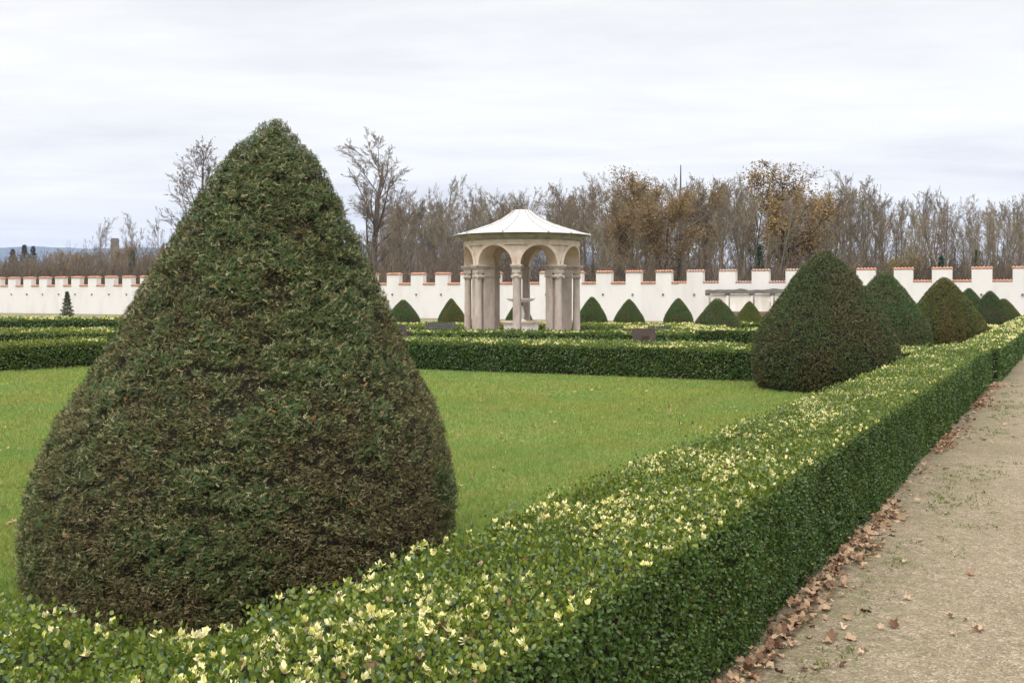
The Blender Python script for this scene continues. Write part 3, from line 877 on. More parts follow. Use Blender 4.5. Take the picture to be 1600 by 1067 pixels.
# weeds between leaves and gravel
def weeds():
    bag = Bag()
    n = 620
    Yw = 2.2 + 17 * rng.random(n); acr = .22 + np.abs(rng.normal(size=n)) * .28
    q0 = np.stack([-1.44 + KX * Yw + acr, Yw - acr * .4, np.full(n, .006)], 1)
    kp = rng.random(n) < np.clip((noise(q0, 1.1, 99) - .42) * 2.6, .02, 1)
    for q in q0[kp]:
        m = rng.integers(6, 22); sp = rng.uniform(.015, .06)
        p = q + np.concatenate([rng.normal(size=(m, 2)) * sp, np.zeros((m, 1))], 1)
        d = rng.normal(size=(m, 3)) * .9; d[:, 2] = np.abs(d[:, 2]) * .6 + .25
        V, Fs = scatter(LEAF_V, LEAF_F, p, d, np.tile((0, 0, 1.0), (m, 1)) + rng.normal(size=(m, 3)) * .3, rng.uniform(.010, .026, m), np.full(m, .6))
        c = np.array((.12, .165, .04)) * rng.uniform(.7, 1.25) + np.array((.03, .02, 0)) * rng.random()
        bag.add(V, Fs, c)
    tag(bag.build('weeds', M['grass']), 'low green weeds and moss along the edge of the gravel', 'weeds', kind='stuff')
weeds()
# loose stones
def pebbles():
    PV = np.array([(1, 0, .1), (0, 1, .1), (-1, 0, .1), (0, -1, .1), (.1, .1, .8), (-.6, -.5, .55), (.6, .55, .5)]); 
    PF = [np.array([(0, 6, 3 + 1), (6, 1, 4), (1, 2, 4), (2, 5, 4), (5, 3, 4), (3, 0, 4), (0, 1, 6), (2, 3, 5)])]
    n = 34000
    Yp = 2.5 + 9.5 * rng.random(n) ** 1.6; ac = rng.random(n) * 3.0
    q = np.stack([-1.30 + KX * Yp + ac, Yp - ac * .3, np.full(n, .003)], 1)
    kp = (np.abs(q[:, 0]) < .53 * q[:, 1]) & (rng.random(n) < np.clip((noise(q, 2, 101) - .15) * 2, .2, 1)); q = q[kp]; n = len(q)
    d = rng.normal(size=(n, 3)); d[:, 2] *= .15
    V, Fs = scatter(PV, PF, q, d, np.tile((0, 0, 1.0), (n, 1)) + .01, .0022 + .0045 * rng.random(n) ** 2.2, rng.uniform(.6, 1, n))
    g = rng.random((n, 1)); k = rng.random((n, 1))
    c = np.array((.24, .19, .125)) * (1 - g) + np.array((.46, .385, .27)) * g
    c = np.where(k < .12, np.array((.13, .125, .12)), c)
    bag = Bag(); bag.add(V, Fs, np.repeat(c, len(PV), axis=0))
    tag(bag.build('loose_gravel', M['dead_leaf']), 'loose beige stones of the gravel path', 'gravel', kind='stuff')
pebbles()

# ------------------------------------------------------------------ crenellated wall
W0 = np.array((0.0, 64.2)); WN = np.array((-.438, -.899)); WT = .46
def wp(s, off=0.0):                                            # s along the wall, off towards the camera
    q = W0 + UX * s + WN * off; return q
PITCH, MW = 1.92, .97
def tile_cap(s0, s1, z, mat, name, parent, th=.10, over=.07, rise=.05, pitch=.155):
    """small two-sided roof of barrel tiles running across the wall"""
    n = max(4, int((s1 - s0) / pitch)) * 6
    ss = np.linspace(s0, s1, n + 1); V = []; Fc = []
    offs = [over, WT * -.5, -WT - over]
    zz = [0, rise, 0]
    for s in ss:
        k = abs(sin(pi * (s - s0) / (s1 - s0) * (n // 6)))
        for o_, dz in zip(offs, zz):
            q = wp(s, o_)
            V.append((q[0], q[1], z + dz + th * .45 + k * th * .55)); V.append((q[0], q[1], z + dz * .0 + (k * th * .35 if o_ != offs[1] else 0)))
    for i in range(n):
        a = 6 * i; b = a + 6
        Fc += [(a, b, b + 2, a + 2), (a + 2, b + 2, b + 4, a + 4), (a + 1, a + 3, b + 3, b + 1), (a + 3, a + 5, b + 5, b + 3),
               (a + 1, b + 1, b, a), (a + 4, b + 4, b + 5, a + 5)]
    e = 6 * n
    Fc += [(0, 2, 3, 1), (2, 4, 5, 3), (e + 1, e + 3, e + 2, e), (e + 3, e + 5, e + 4, e + 2)]
    m = MB(); m.add(V, Fc)
    return m.build(name, mat, parent)

def wall_box(s0, s1, z0, z1, o0=0.0, o1=-WT):
    m = MB(); V = []
    for z in (z0, z1):
        for (s, o_) in ((s0, o0), (s1, o0), (s1, o1), (s0, o1)):
            q = wp(s, o_); V.append((q[0], q[1], z))
    m.add(V, [(0, 3, 2, 1), (4, 5, 6, 7), (0, 1, 5, 4), (1, 2, 6, 5), (2, 3, 7, 6), (3, 0, 4, 7)])
    return m
ZC, ZM = 2.26, 2.94
s_anchor = None
def s_of_px(px):
    # wall point seen at photo column px
    k = (px - 800) / F
    return (k * W0[1]) / (UX[0] - k * UX[1])
s_seam = s_of_px(1098)
s_first = s_of_px(931.4)                                       # left edge of one merlon
k0 = int(math.floor((s_of_px(-150) - s_first) / PITCH)); k1 = int(math.ceil((s_of_px(1800) - s_first) / PITCH))
ks = int(round((s_seam - s_first) / PITCH))
wr = random.Random(3)
def build_wall(label, ka, kb, proud, group, weather, sa, sb_):
    root = empty('garden_wall', (0, 0, 0))
    tag(root, label, 'wall', group)
    wall_box(sa, sb_, -.1, ZC, proud, -WT).build('wall_body', M['white_wall'], root)
    for k in range(ka, kb):
        s0 = s_first + k * PITCH
        px = 800 + F * wp(s0)[0] / wp(s0)[1]
        old = weather(px)
        tm = M['old_tile'] if old else M['tile']
        if s0 + MW < sb_ + .1 and s0 > sa - .9:
            m_ = wall_box(s0 + wr.uniform(-.012, .012), s0 + MW + wr.uniform(-.012, .012), ZC, ZM, proud, -WT).build('merlon', M['white_wall'], root)
            tile_cap(s0 - .035, s0 + MW + .035, ZM + .002, tm, 'tile_cap', m_)
        g0, g1 = s0 + MW + .003, s0 + PITCH - .003
        if g1 < sb_ + 1.2:
            tile_cap(g0, g1, ZC + .002, tm, 'tile_coping', root)
        # drain spout
        if -160 < px < 1760 and not (1090 < px < 1500):
            sp = MB(); sc = s0 + .46
            a = wp(sc, .08 + proud); b = wp(sc, -.04)
            sp.tube((a[0], a[1], 1.60), (b[0], b[1], 1.62), .062, .062, 8)
            sp.build('drain_spout', M['dark_metal'], root)
    return root
GW = 'white crenellated garden wall'
build_wall('long white crenellated wall with orange tile caps behind the pavilion, left part', k0, ks, 0.0, GW, lambda px: False, s_first + k0 * PITCH, s_first + ks * PITCH - .5)
build_wall('white crenellated wall on the right, partly with weathered brown tile caps, behind the old timber frame', ks, k1, .05, GW, lambda px: 1050 < px < 1235, s_first + ks * PITCH - .5, s_first + k1 * PITCH)

# old timber frame against the wall
def timber_frame():
    sA, sB = s_of_px(1106), s_of_px(1262)
    root = empty('timber_frame')
    tag(root, 'weathered grey beam on white posts against the wall behind the two cones', 'lean-to frame')
    Lf = sB - sA
    def bx(s0, s1, o0, o1, z0, z1, m=None):
        m = m or MB(); V = []
        for z in (z0, z1):
            for (s, o_) in ((s0, o0), (s1, o0), (s1, o1), (s0, o1)):
                q = wp(s, o_); V.append((q[0], q[1], z))
        return m.add(V, [(0, 3, 2, 1), (4, 5, 6, 7), (0, 1, 5, 4), (1, 2, 6, 5), (2, 3, 7, 6), (3, 0, 4, 7)])
    # crooked beam in segments
    n = 26; ss = np.linspace(sA, sB, n); V = []; Fc = []
    r = random.Random(4)
    for i, s in enumerate(ss):
        t = r.uniform(-.02, .03) + (.05 if .28 < i / n < .42 or .6 < i / n < .8 else 0); bt = r.uniform(-.03, .015)
        for (o_, z) in ((.62, 1.66 + bt), (.62, 1.87 + t), (.40, 1.87 + t), (.40, 1.66 + bt)):
            q = wp(s, o_ + r.uniform(-.01, .01)); V.append((q[0], q[1], z))
    for i in range(n - 1):
        a = 4 * i
        for k in range(4): Fc.append((a + k, a + (k + 1) % 4, a + 4 + (k + 1) % 4, a + 4 + k))
    Fc += [(3, 2, 1, 0), tuple(4 * (n - 1) + k for k in range(4))]
    MB().add(V, Fc).build('beam', M['timber'], root)
    for f_ in (.01, .215, .46, .66, .92):
        s = sA + Lf * f_
        bx(s, s + .13, .56, .44, .02, 1.545).build('post', M['old_white'], root)
        bx(s - .06, s + .20, .58, .42, 1.55, 1.66).build('bracket', M['timber'], root)
    fr = [.03, .225, .475, .675, .785, .935]
    for i in range(5):
        bx(sA + Lf * fr[i] + .13, sA + Lf * fr[i + 1] - .02, .475, .45, .64, 1.60 + .01 * (i % 2)).build('panel', M['old_white'], root)
    for f_, z0, z1 in ((.475, .9, 1.52), (.655, .95, 1.2), (.775, .85, 1.3)):
        s = sA + Lf * f_
        bx(s - .035, s, .49, .478, z0, z1).build('cracked_board', M['brown_timber'], root)
    bx(sA + .2, sB, .56, .46, .535, .62).build('rail', M['brown_timber'], root)
    for k in range(16):
        s = sA + .4 + k * .36
        if s < sB: bx(s, s + .075, .54, .47, .0, .533).build('baluster', M['brown_timber'], root)
timber_frame()

# ------------------------------------------------------------------ pavilion
PVX, PVY = ground_at(815.5, 34.0)
def pavilion():
    root = empty('pavilion', (PVX, PVY, 0))
    tag(root, 'round open stone pavilion with arches, slender columns and a white concave roof', 'pavilion')
    Ro, Ri = 1.93, 1.40
    a_of = lambda deg: rad(deg - 90)                             # 0 deg faces the camera (-Y), positive to the right
    verts_deg = [-6 + 45 * k for k in range(8)]
    zs, zt = 2.60, 3.40                                          # springing, top of drum
    # floor and step
    MB().lathe([(2.55, 0.0), (2.55, .07), (2.5, .08)], 48).build('step', M['stone'], root)
    MB().lathe([(2.32, .08), (2.32, .15), (2.28, .16)], 48).build('floor', M['stone'], root)
    ha = 18.6                                                    # half angle of an opening
    nA = 20
    drum = MB(); sof = MB(); arch = MB(); band = MB(); pan = MB()
    for vd in verts_deg:
        mid = vd + 22.5
        # strips over one bay from vd to vd+45
        ang = [vd, vd + 1.3, vd + 2.6, mid - ha] + [mid - ha * cos(pi * k / nA) for k in range(1, nA)] + [mid + ha, vd + 42.4, vd + 43.7, vd + 45]
        zb = []
        hr = .63
        for a in ang:
            x = (a - mid) / ha
            zb.append(zs if abs(x) >= 1 else zs + hr * math.sqrt(max(0, 1 - x * x)))
        V = []; Fc = []
        for a, z in zip(ang, zb):
            c, s = cos(a_of(a)), sin(a_of(a))
            V += [(Ro * c, Ro * s, z), (Ro * c, Ro * s, zt), (Ri * c, Ri * s, z), (Ri * c, Ri * s, zt)]
        n = len(ang)
        Vs = []; Fs = []
        for i in range(n - 1):
            p = 4 * i; q = p + 4
            Fc += [(p, q, q + 1, p + 1), (p + 2, p + 3, q + 3, q + 2), (p + 1, q + 1, q + 3, p + 3)]
            if ang[i + 1] <= mid - ha + 1e-6 or ang[i] >= mid + ha - 1e-6: Fc.append((p, p + 2, q + 2, q))
        drum.add(V, Fc)
        # soffit of the arch (slightly inside the opening)
        for k in range(nA + 1):
            a = mid - ha * cos(pi * k / nA); x = (a - mid) / ha; z = zs + hr * math.sqrt(max(0, 1 - x * x))
            c, s = cos(a_of(a)), sin(a_of(a))
            Vs += [(Ro * c, Ro * s, z), (Ri * c, Ri * s, z)]
        for k in range(nA): Fs.append((2 * k, 2 * k + 1, 2 * k + 3, 2 * k + 2))
        sof.add(Vs, Fs)
        # raised archivolt
        Va = []; Fa = []; r1 = Ro + .05
        for k in range(nA + 1):
            t = pi * k / nA
            for sc, rr in ((1.0, Ro - .03), (1.0, r1), (1.17, r1), (1.17, Ro - .03)):
                a = mid - min(ha * sc, 22.35) * cos(t); z = zs + hr * sc * sin(t)
                z = min(z, zt - .115)
                Va.append((rr * cos(a_of(a)), rr * sin(a_of(a)), z))
        for k in range(nA):
            p = 4 * k
            for j in range(3): Fa.append((p + j, p + j + 1, p + j + 5, p + j + 4))
        arch.add(Va, Fa)
    drum.build('drum', M['stucco'], root)
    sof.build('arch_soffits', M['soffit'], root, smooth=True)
    arch.build('archivolts', M['stucco'], root, smooth=True)
    MB().lathe([(Ro - .02, zt - .16), (Ro + .055, zt - .16), (Ro + .055, zt - .003), (Ro - .02, zt - .003)], 64, close=False).build('frieze', M['stucco'], root, smooth=True)
    # ceiling inside
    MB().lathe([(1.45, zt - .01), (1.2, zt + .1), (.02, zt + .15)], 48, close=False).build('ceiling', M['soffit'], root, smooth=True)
    MB().lathe([(1.5, zt), (Ro + .03, zt), (Ro + .05, zt + .04), (Ro + .11, zt + .06), (Ro + .13, zt + .10), (Ro + .22, zt + .14), (Ro + .24, zt + .185), (1.5, zt + .185)], 64, close=False).build('cornice', M['cornice'], root, smooth=True)
    # roof
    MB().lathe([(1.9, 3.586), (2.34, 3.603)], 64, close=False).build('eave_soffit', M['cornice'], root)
    prof = [(2.345, 3.606), (2.35, 3.625), (2.0, 3.71), (1.52, 3.855), (1.06, 4.01), (.69, 4.18), (.42, 4.365), (.275, 4.485), (.26, 4.497), (.01, 4.51)]
    rf = MB().lathe(prof, 8 * 6, close=False).build('roof', M['roof'], root, smooth=True)
    for deg in (-51, -16, 21, 43, 84, 129, 174, -141, -96):
        m = MB(); pr = prof[1:8]
        for (r0, z0), (r1, z1) in zip(pr[:-1], pr[1:]):
            c, s = cos(a_of(deg)), sin(a_of(deg))
            m.tube((r0 * c, r0 * s, z0 + .012), (r1 * c, r1 * s, z1 + .012), .03, .026, 6)
        m.build('batten', M['batten'], rf)
    # supports: a column outside, a pier behind it, a block across both
    def local(vd):
        c, s = cos(a_of(vd)), sin(a_of(vd))
        return lambda p: (c * p[0] - s * p[1], s * p[0] + c * p[1], p[2])
    for vd in verts_deg:
        Mx = local(vd); c, s = cos(a_of(vd)), sin(a_of(vd))
        cxx, cyy = 1.86 * c, 1.86 * s
        col = MB().lathe([(.165, .16), (.165, .20), (.145, .235), (.15, .26), (.125, .29), (.122, 1.0), (.112, 2.10), (.118, 2.13), (.122, 2.16)], 20, cxx, cyy).build('column', M['stone'], root, smooth=True)
        cap = MB().lathe([(.118, 2.162), (.15, 2.20), (.155, 2.24), (.13, 2.27), (.135, 2.33)], 20, cxx, cyy)
        for sd2 in (-1, 1):                                         # scrolls
            p0 = Mx((1.86 + .13, sd2 * .125, 2.215)); p1 = Mx((1.86 - .13, sd2 * .125, 2.215))
            cap.tube(p0, p1, .055, .055, 10)
        cap.box(1.86 - .135, 1.86 + .135, -.135, .135, 2.331, 2.475, M=Mx)
        cap.build('capital', M['stone'], root, smooth=True)
        pier = MB(); pier.box(1.36, 1.70, -.115, .115, .16, 2.20, M=Mx); pier.build('pier', M['stone'], root, bevel=.008)
        pc = MB(); pc.box(1.33, 1.70, -.14, .14, 2.202, 2.26, M=Mx); pc.box(1.345, 1.70, -.125, .125, 2.262, 2.475, M=Mx); pc.build('pier_cap', M['stone'], root, bevel=.008)
        blk = MB(); blk.box(1.30, 2.04, -.155, .155, 2.477, 2.53, M=Mx); blk.box(1.27, 2.07, -.185, .185, 2.532, 2.598, M=Mx)
        blk.build('impost', M['stone'], root, bevel=.01)
pavilion()
def fountain():
    root = empty('fountain', (PVX - .03, PVY, .16))
    tag(root, 'white stone fountain with a bowl on a baluster inside the pavilion', 'fountain')
    MB().lathe([(.70, 0), (.70, .06), (.64, .08), (.64, .46), (.67, .49)], 8, ph=pi / 8).build('basin', M['marble'], root, bevel=.008)
    MB().lathe([(.68, .492), (.76, .51), (.76, .555), (.70, .57), (.60, .57), (.58, .50)], 8, close=False, ph=pi / 8).build('rim', M['rust_stone'], root, bevel=.006)
    MB().lathe([(.57, .50), (.01, .505)], 24, close=False).build('water', M['dark_metal'], root, smooth=True)
    MB().lathe([(.20, .50), (.20, .56), (.13, .60), (.09, .64), (.115, .72), (.125, .80), (.085, .95), (.06, 1.04), (.075, 1.08)], 20).build('baluster', M['marble'], root, smooth=True)
    MB().lathe([(.075, 1.082), (.055, 1.12), (.07, 1.20)], 20).build('stem', M['dark_metal'], root, smooth=True)
    MB().lathe([(.08, 1.202), (.28, 1.215), (.40, 1.25), (.455, 1.29), (.485, 1.30), (.485, 1.335), (.44, 1.335), (.30, 1.27), (.02, 1.25)], 32).build('bowl', M['marble'], root, smooth=True)
fountain()

# ------------------------------------------------------------------ signs, benches
def sign(px, Y, rz, label, w_=.58, h_=.42, tilt=rad(32), zc=.78):
    x, y = ground_at(px, Y)
    root = empty('information_sign', (x, y, 0), rz)
    tag(root, label, 'sign', 'rusty information signs')
    p = MB(); p.box(-w_ / 2, w_ / 2, -.012, .012, -h_ / 2, h_ / 2)
    o = p.build('panel', M['corten'], root, loc=(0, 0, zc), bevel=.003); o.rotation_euler = (-tilt, 0, 0)
    q = MB(); q.box(-.085, .085, -.13, -.09, 0, zc + .05); q.box(-.085, .085, -.09, -.02, zc - .1, zc - .03); q.build('post', M['corten'], root, bevel=.003)
    return root
sign(1007, 23.4, rad(8), 'rusty brown lectern sign seen from behind between two hedges', .56, .46, rad(24), .62)
sign(632, 23.8, rad(80), 'rusty brown lectern sign seen edge-on beside the huge yew cone', .50, .45, rad(24), .70)

def bench(px, Y, rz, ww, zt, label, curved=True):
    x, y = ground_at(px, Y)
    root = empty('garden_bench', (x, y, 0), rz)
    tag(root, label, 'bench', 'dark grey slatted benches')
    n = int(ww / .075)
    b = MB()
    for k in range(n):
        xx = -ww / 2 + (k + .5) * ww / n
        prof = [(-.10, .40), (-.16, zt - .05), (-.19, zt)]
        for (y0, z0), (y1, z1) in zip(prof[:-1], prof[1:]):
            b.box(xx - .030, xx + .030, y0 - .012, y0 + .012, z0, z1 - .002, M=lambda p, y0=y0, y1=y1, z0=z0, z1=z1: (p[0], p[1] + (y1 - y0) * (p[2] - z0) / (z1 - z0), p[2]))
    b.build('backrest', M['slate'], root)
    s = MB()
    for k in range(n):
        xx = -ww / 2 + (k + .5) * ww / n
        s.box(xx - .030, xx + .030, -.10, .42, .415, .44)
    s.build('seat', M['slate'], root)
    for sx_ in (-1, 1):
        l = MB(); l.box(sx_ * ww * .42 - .03, sx_ * ww * .42 + .03, -.08, .38, 0, .41); l.build('leg', M['slate'], root)
    return root
bench(689, 35.2, rad(-4), 1.06, .66, 'dark grey slatted bench left of the pavilion')
bench(1028, 31.2, rad(4), .72, .655, 'grey slatted bench half hidden in the hedges right of the pavilion')
bench(973, 30.7, rad(2), .95, .575, 'low grey bench whose top edge shows just above the hedge behind the rusty sign')

# ------------------------------------------------------------------ trees
class Tree:
    def __init__(s, seed): s.r = random.Random(seed); s.seg = []; s.tips = []
    def grow(s, p, d, Ln, r, lv, cfg):
        R_ = s.r; ns = cfg['segs'][lv]; step = Ln / ns
        p = np.array(p, float); d = np.array(d, float)
        nl = len(cfg['segs'])
        for i in range(ns):
            wd_ = cfg['wander'][lv]
            d = d + np.array((R_.gauss(0, wd_), R_.gauss(0, wd_), R_.gauss(0, wd_) + cfg['up'][lv]))
            d /= np.linalg.norm(d)
            q = p + d * step
            ra = r * (1 - .82 * i / ns); rb = r * (1 - .82 * (i + 1) / ns)
            s.seg.append((*p, *q, max(ra, cfg['rmin']), max(rb, cfg['rmin']), lv))
            f = (i + 1) / ns
            if lv + 1 < nl and f > cfg['bare'][lv]:
                kf = cfg['kids'][lv]; k = int(kf) + (R_.random() < kf - int(kf))
                for _ in range(k):
                    az = R_.uniform(0, 2 * pi)
                    a = np.cross(d, (.3, .2, 1.0) if abs(d[2]) < .95 else (1, 0, 0)); a /= np.linalg.norm(a); b = np.cross(d, a)
                    op = cfg['open'][lv] * R_.uniform(.7, 1.25)
                    nd = d * cos(op) + (a * cos(az) + b * sin(az)) * sin(op)
                    t = R_.random(); st = p + (q - p) * t
                    shrink = 1 - cfg['taper'] * f
                    s.grow(st, nd, Ln * cfg['ratio'][lv] * R_.uniform(.6, 1.15) * shrink, max(cfg['rmin'], (ra * .54 if lv else ra * .38)), lv + 1, cfg)
            p = q
        if lv >= nl - 2: s.tips.append(tuple(p))
    def meshes(s, lo, hi, sides):
        A = np.array([x for x in s.seg if lo <= x[8] <= hi])
        p0 = A[:, :3]; p1 = A[:, 3:6]; d = norm(p1 - p0)
        ref = np.where(np.abs(d[:, 2:3]) > .9, np.array((1, 0, 0.0)), np.array((0, 0, 1.0)))
        a = norm(np.cross(d, ref)); b = np.cross(d, a)
        ring = []
        for k in range(sides):
            t = 2 * pi * k / sides
            ring.append(a * cos(t) + b * sin(t))
        ring = np.stack(ring, 1)
        V = np.concatenate([p0[:, None] + ring * A[:, 6, None, None], p1[:, None] + ring * A[:, 7, None, None]], 1).reshape(-1, 3)
        base = np.arange(len(A))[:, None] * (2 * sides)
        Fq = np.concatenate([np.stack([base[:, 0] + k, base[:, 0] + (k + 1) % sides, base[:, 0] + sides + (k + 1) % sides, base[:, 0] + sides + k], 1) for k in range(sides)])
        return V, Fq

CFG_WOOD = dict(segs=[10, 6, 4, 3, 2], wander=[.06, .07, .08, .08, .08], up=[.02, .03, .03, .03, .02], bare=[.36, .25, .15, .1],
                kids=[1.8, 1.55, 1.5, 1.3], open=[.62, .60, .62, .62], ratio=[.52, .50, .55, .62], taper=.38, rmin=.012)
CFG_TALL = dict(CFG_WOOD, segs=[12, 6, 4, 3, 2], bare=[.50, .25, .15, .1], open=[.50, .55, .6, .6], ratio=[.40, .50, .55, .64], kids=[1.9, 1.55, 1.5, 1.3])
CFG_OAK = dict(CFG_WOOD, segs=[8, 6, 4, 2, 2], bare=[.25, .15, .15, .2], open=[.95, .8, .8, .7], ratio=[.60, .5, .5, .6], kids=[2.6, 1.8, 1.9, 1.4], wander=[.05, .14, .14, .14, .14], up=[.02, .04, .04, .03, .02], taper=.5)
CFG_BIG = dict(CFG_WOOD, segs=[9, 7, 5, 4, 2], bare=[.32, .2, .12, .1], open=[.60, .60, .60, .60], ratio=[.54, .48, .52, .55], kids=[2.3, 1.5, 1.4, 1.4], wander=[.06, .10, .10, .10, .1], up=[.02, .05, .04, .03, .02], taper=.45, rmin=.012)

def make_tree(name, seed, h, r, cfg, bark, leaves=None, nleaf=0, lsize=.16, lean=(0, 0)):
    """trunk + crown meshes under an Empty; leaves: list of colours"""
    T = Tree(seed)
    T.grow((0, 0, -.3), (lean[0], lean[1], 1), h * (.92 if cfg is not CFG_OAK else .8), r, 0, cfg)
    zz = np.array([x[5] for x in T.seg]); kz = h / np.percentile(zz, 99.3 if cfg is CFG_OAK else 99.8)
    T.seg = [tuple(np.array(x[:6]) * kz) + tuple(x[6:]) for x in T.seg]; T.tips = [tuple(np.array(x) * kz) for x in T.tips]
    root = empty(name)
    V, Fq = T.meshes(0, 1, 6)
    bk = np.array(bark)
    tr = mesh_np('trunk', V, Fq, M['twig'], root, tint=np.tile(bk * .72, (len(V), 1)), smooth=True)
    bag = Bag()
    V, Fq = T.meshes(2, 9, 3)
    cn = .85 + .4 * noise(V, .5, seed)
    bag.add(V, [Fq], bk * np.array((1.05, .98, .95)) * cn[:, None])
    if leaves:
        tips = np.array(T.tips); idx = rng.integers(0, len(tips), nleaf)
        q = tips[idx]; cl = noise(q, .45, seed + 3)
        kp = rng.random(nleaf) < np.clip((cl - .22) * 2.4, .08, 1); q = q[kp]; m = len(q)
        q = q + rng.normal(size=(m, 3)) * .38; q = q[q[:, 2] < h * 1.01]; m = len(q)
        lc = np.array(leaves)[rng.integers(0, len(leaves), m)] * rng.uniform(.7, 1.25, (m, 1))
        V, Fs = scatter(LEAF_V, LEAF_F, q, rng.normal(size=(m, 3)), rng.normal(size=(m, 3)), lsize * rng.uniform(.7, 1.3, m))
        bag.add(V, Fs, np.repeat(lc, 6, axis=0))
    cr = bag.build('crown', M['autumn'] if leaves else M['twig'], root)
    return [root, tr, cr, False, h]

BARK = (.18, .152, .11)
GRY = (.21, .19, .148)
protos_w = [make_tree('bare_tree', 300 + k, 13.5, .20, CFG_TALL if k % 2 else CFG_WOOD, GRY if k % 3 == 0 else BARK, lean=((k - 3) * .02, 0)) for k in range(6)]
OR1 = [(.26, .155, .065), (.30, .20, .085), (.22, .135, .06), (.28, .215, .10)]
protos_o = [make_tree('autumn_tree', 400 + k, 13.0, .2, CFG_WOOD, (.115, .085, .06), OR1, 12000, .14) for k in range(2)]
protos_o.append(make_tree('autumn_oak', 420, 13.0, .3, CFG_OAK, (.10, .075, .05), OR1 + [(.36, .23, .08), (.34, .24, .10)], 22000, .16))
protos_y = [make_tree('autumn_tree', 430, 12.0, .16, CFG_WOOD, BARK, [(.30, .22, .075), (.24, .19, .075), (.27, .19, .06)], 2200, .2)]

rt = random.Random(77)
def place(pr, px, Y, ytop, label, cat='tree', group=None, wide=1.0, rz=None, tint=None):
    if not pr[3]:
        root = pr[0]; kids = [pr[1], pr[2]]; pr[3] = True
    else:
        root = pr[0].copy(); COL.objects.link(root); kids = []
        for k in (pr[1], pr[2]):
            c = k.copy(); COL.objects.link(c); c.parent = root; kids.append(c)
    x, y = ground_at(px, Y)
    h = EYE + (HOR - ytop) * Y / F
    s = h / pr[4]
    root.location = (x, y, 0); root.scale = (s * wide, s * wide, s); root.rotation_euler = (0, 0, rt.uniform(0, 6.28) if rz is None else rz)
    g = tint or rt.uniform(.85, 1.25)
    for k in kids: k.color = (g, g * rt.uniform(.95, 1.02), g * rt.uniform(.9, 1.02), 1) if not isinstance(g, tuple) else (*g, 1)
    tag(root, label, cat, group)
    return root
GT = 'bare trees of the wood behind the wall'
def skyline(px):
    return float(np.interp(px, [560, 600, 640, 700, 760, 800, 860, 900, 960, 1000, 1060, 1100, 1160, 1250, 1300, 1350, 1400, 1450, 1500, 1560, 1620],
                           [330, 312, 300, 292, 292, 300, 290, 285, 272, 275, 276, 276, 272, 285, 284, 276, 286, 292, 300, 304, 298]))
def zone_label(px):
    if px < 700: return 'bare brown tree in the wood between the huge cone and the pavilion'
    if px < 930: return 'bare brown tree in the wood behind the pavilion roof'
    if px < 1130: return 'bare brown tree in the wood among the orange-leaved trees right of the pavilion'
    if px < 1330: return 'bare brown tree in the wood around the leafy oak'
    return 'thin bare tree in the open wood above the right end of the wall'
i = 0
for row, (Y0, step, lo) in enumerate(((84, 30, 46), (96, 22, 16), (112, 20, 0), (132, 20, 6))):
    px = 575 + row * 9
    while px < 1680:
        Y = Y0 + rt.uniform(-6, 6)
        p_ = px + rt.uniform(-9, 9)
        sparse = p_ > 1330 and rt.random() < .25
        if not sparse:
            yt = skyline(p_) + rt.uniform(-8, 26) + lo * rt.uniform(.3, 1)
            place(protos_w[i % 6], p_, Y, min(yt, 372), zone_label(p_), group=GT, wide=rt.uniform(.8, 1.1) * (.72 if p_ > 1330 else 1)); i += 1
        px += step
# the trees one can tell apart
GA = 'trees with autumn leaves in the wood'
place(protos_o[2], 1228, 86, 252, 'broad oak still full of orange-brown leaves, tallest crown right of the pavilion', group=GA, wide=1.15, rz=2.0)
place(protos_o[0], 990, 84, 262, 'orange-leaved tree immediately right of the pavilion roof', group=GA, wide=1.05, rz=1.0)
place(protos_o[1], 1032, 80, 300, 'golden-brown leafy tree left of the dead spike', group=GA, wide=1.15, rz=2.2)
place(protos_o[0], 1100, 92, 285, 'thin orange-tinged tree right of the dead spike', group=GA, wide=.8, rz=3.3)
place(protos_o[1], 960, 100, 300, 'russet tree rising just beyond the right edge of the pavilion roof', group=GA, wide=.8, rz=4.4)
place(protos_y[0], 787, 96, 322, 'tree with pale yellow leaves above the left slope of the pavilion roof', group=GA, wide=.9, rz=.5)
place(protos_y[0], 1430, 78, 388, 'low olive-yellow bush-like tree above the wall on the right', group=GA, wide=1.6, rz=2.5)
place(protos_o[1], 1655, 80, 290, 'reddish-brown leafy tree at the right picture edge', group=GA, wide=.8, rz=5.0)
big = make_tree('bare_tree', 517, 17.0, .34, CFG_BIG, (.16, .135, .105), lean=(.0, 0))
place(big, 574, 92, 200, 'tall bare tree with open spreading branches right of the huge cone', rz=.6, tint=1.05, wide=1.3)
lft = make_tree('bare_tree', 523, 17.0, .28, CFG_BIG, (.15, .12, .09), leaves=[(.25, .16, .07)], nleaf=300, lsize=.18, lean=(-.03, 0))
place(lft, 322, 98, 212, 'tall bare tree half hidden behind the left flank of the huge cone', rz=2.0, tint=1.0, wide=1.2)
sec = make_tree('bare_tree', 530, 14.0, .17, CFG_BIG, GRY)
place(sec, 700, 88, 272, 'pale slender bare tree rising left of the pavilion above the wood', rz=1.0, wide=.7)
place(sec, 1345, 95, 264, 'fine-twigged bare tree rising highest right of the oak', rz=3.0, wide=.9)

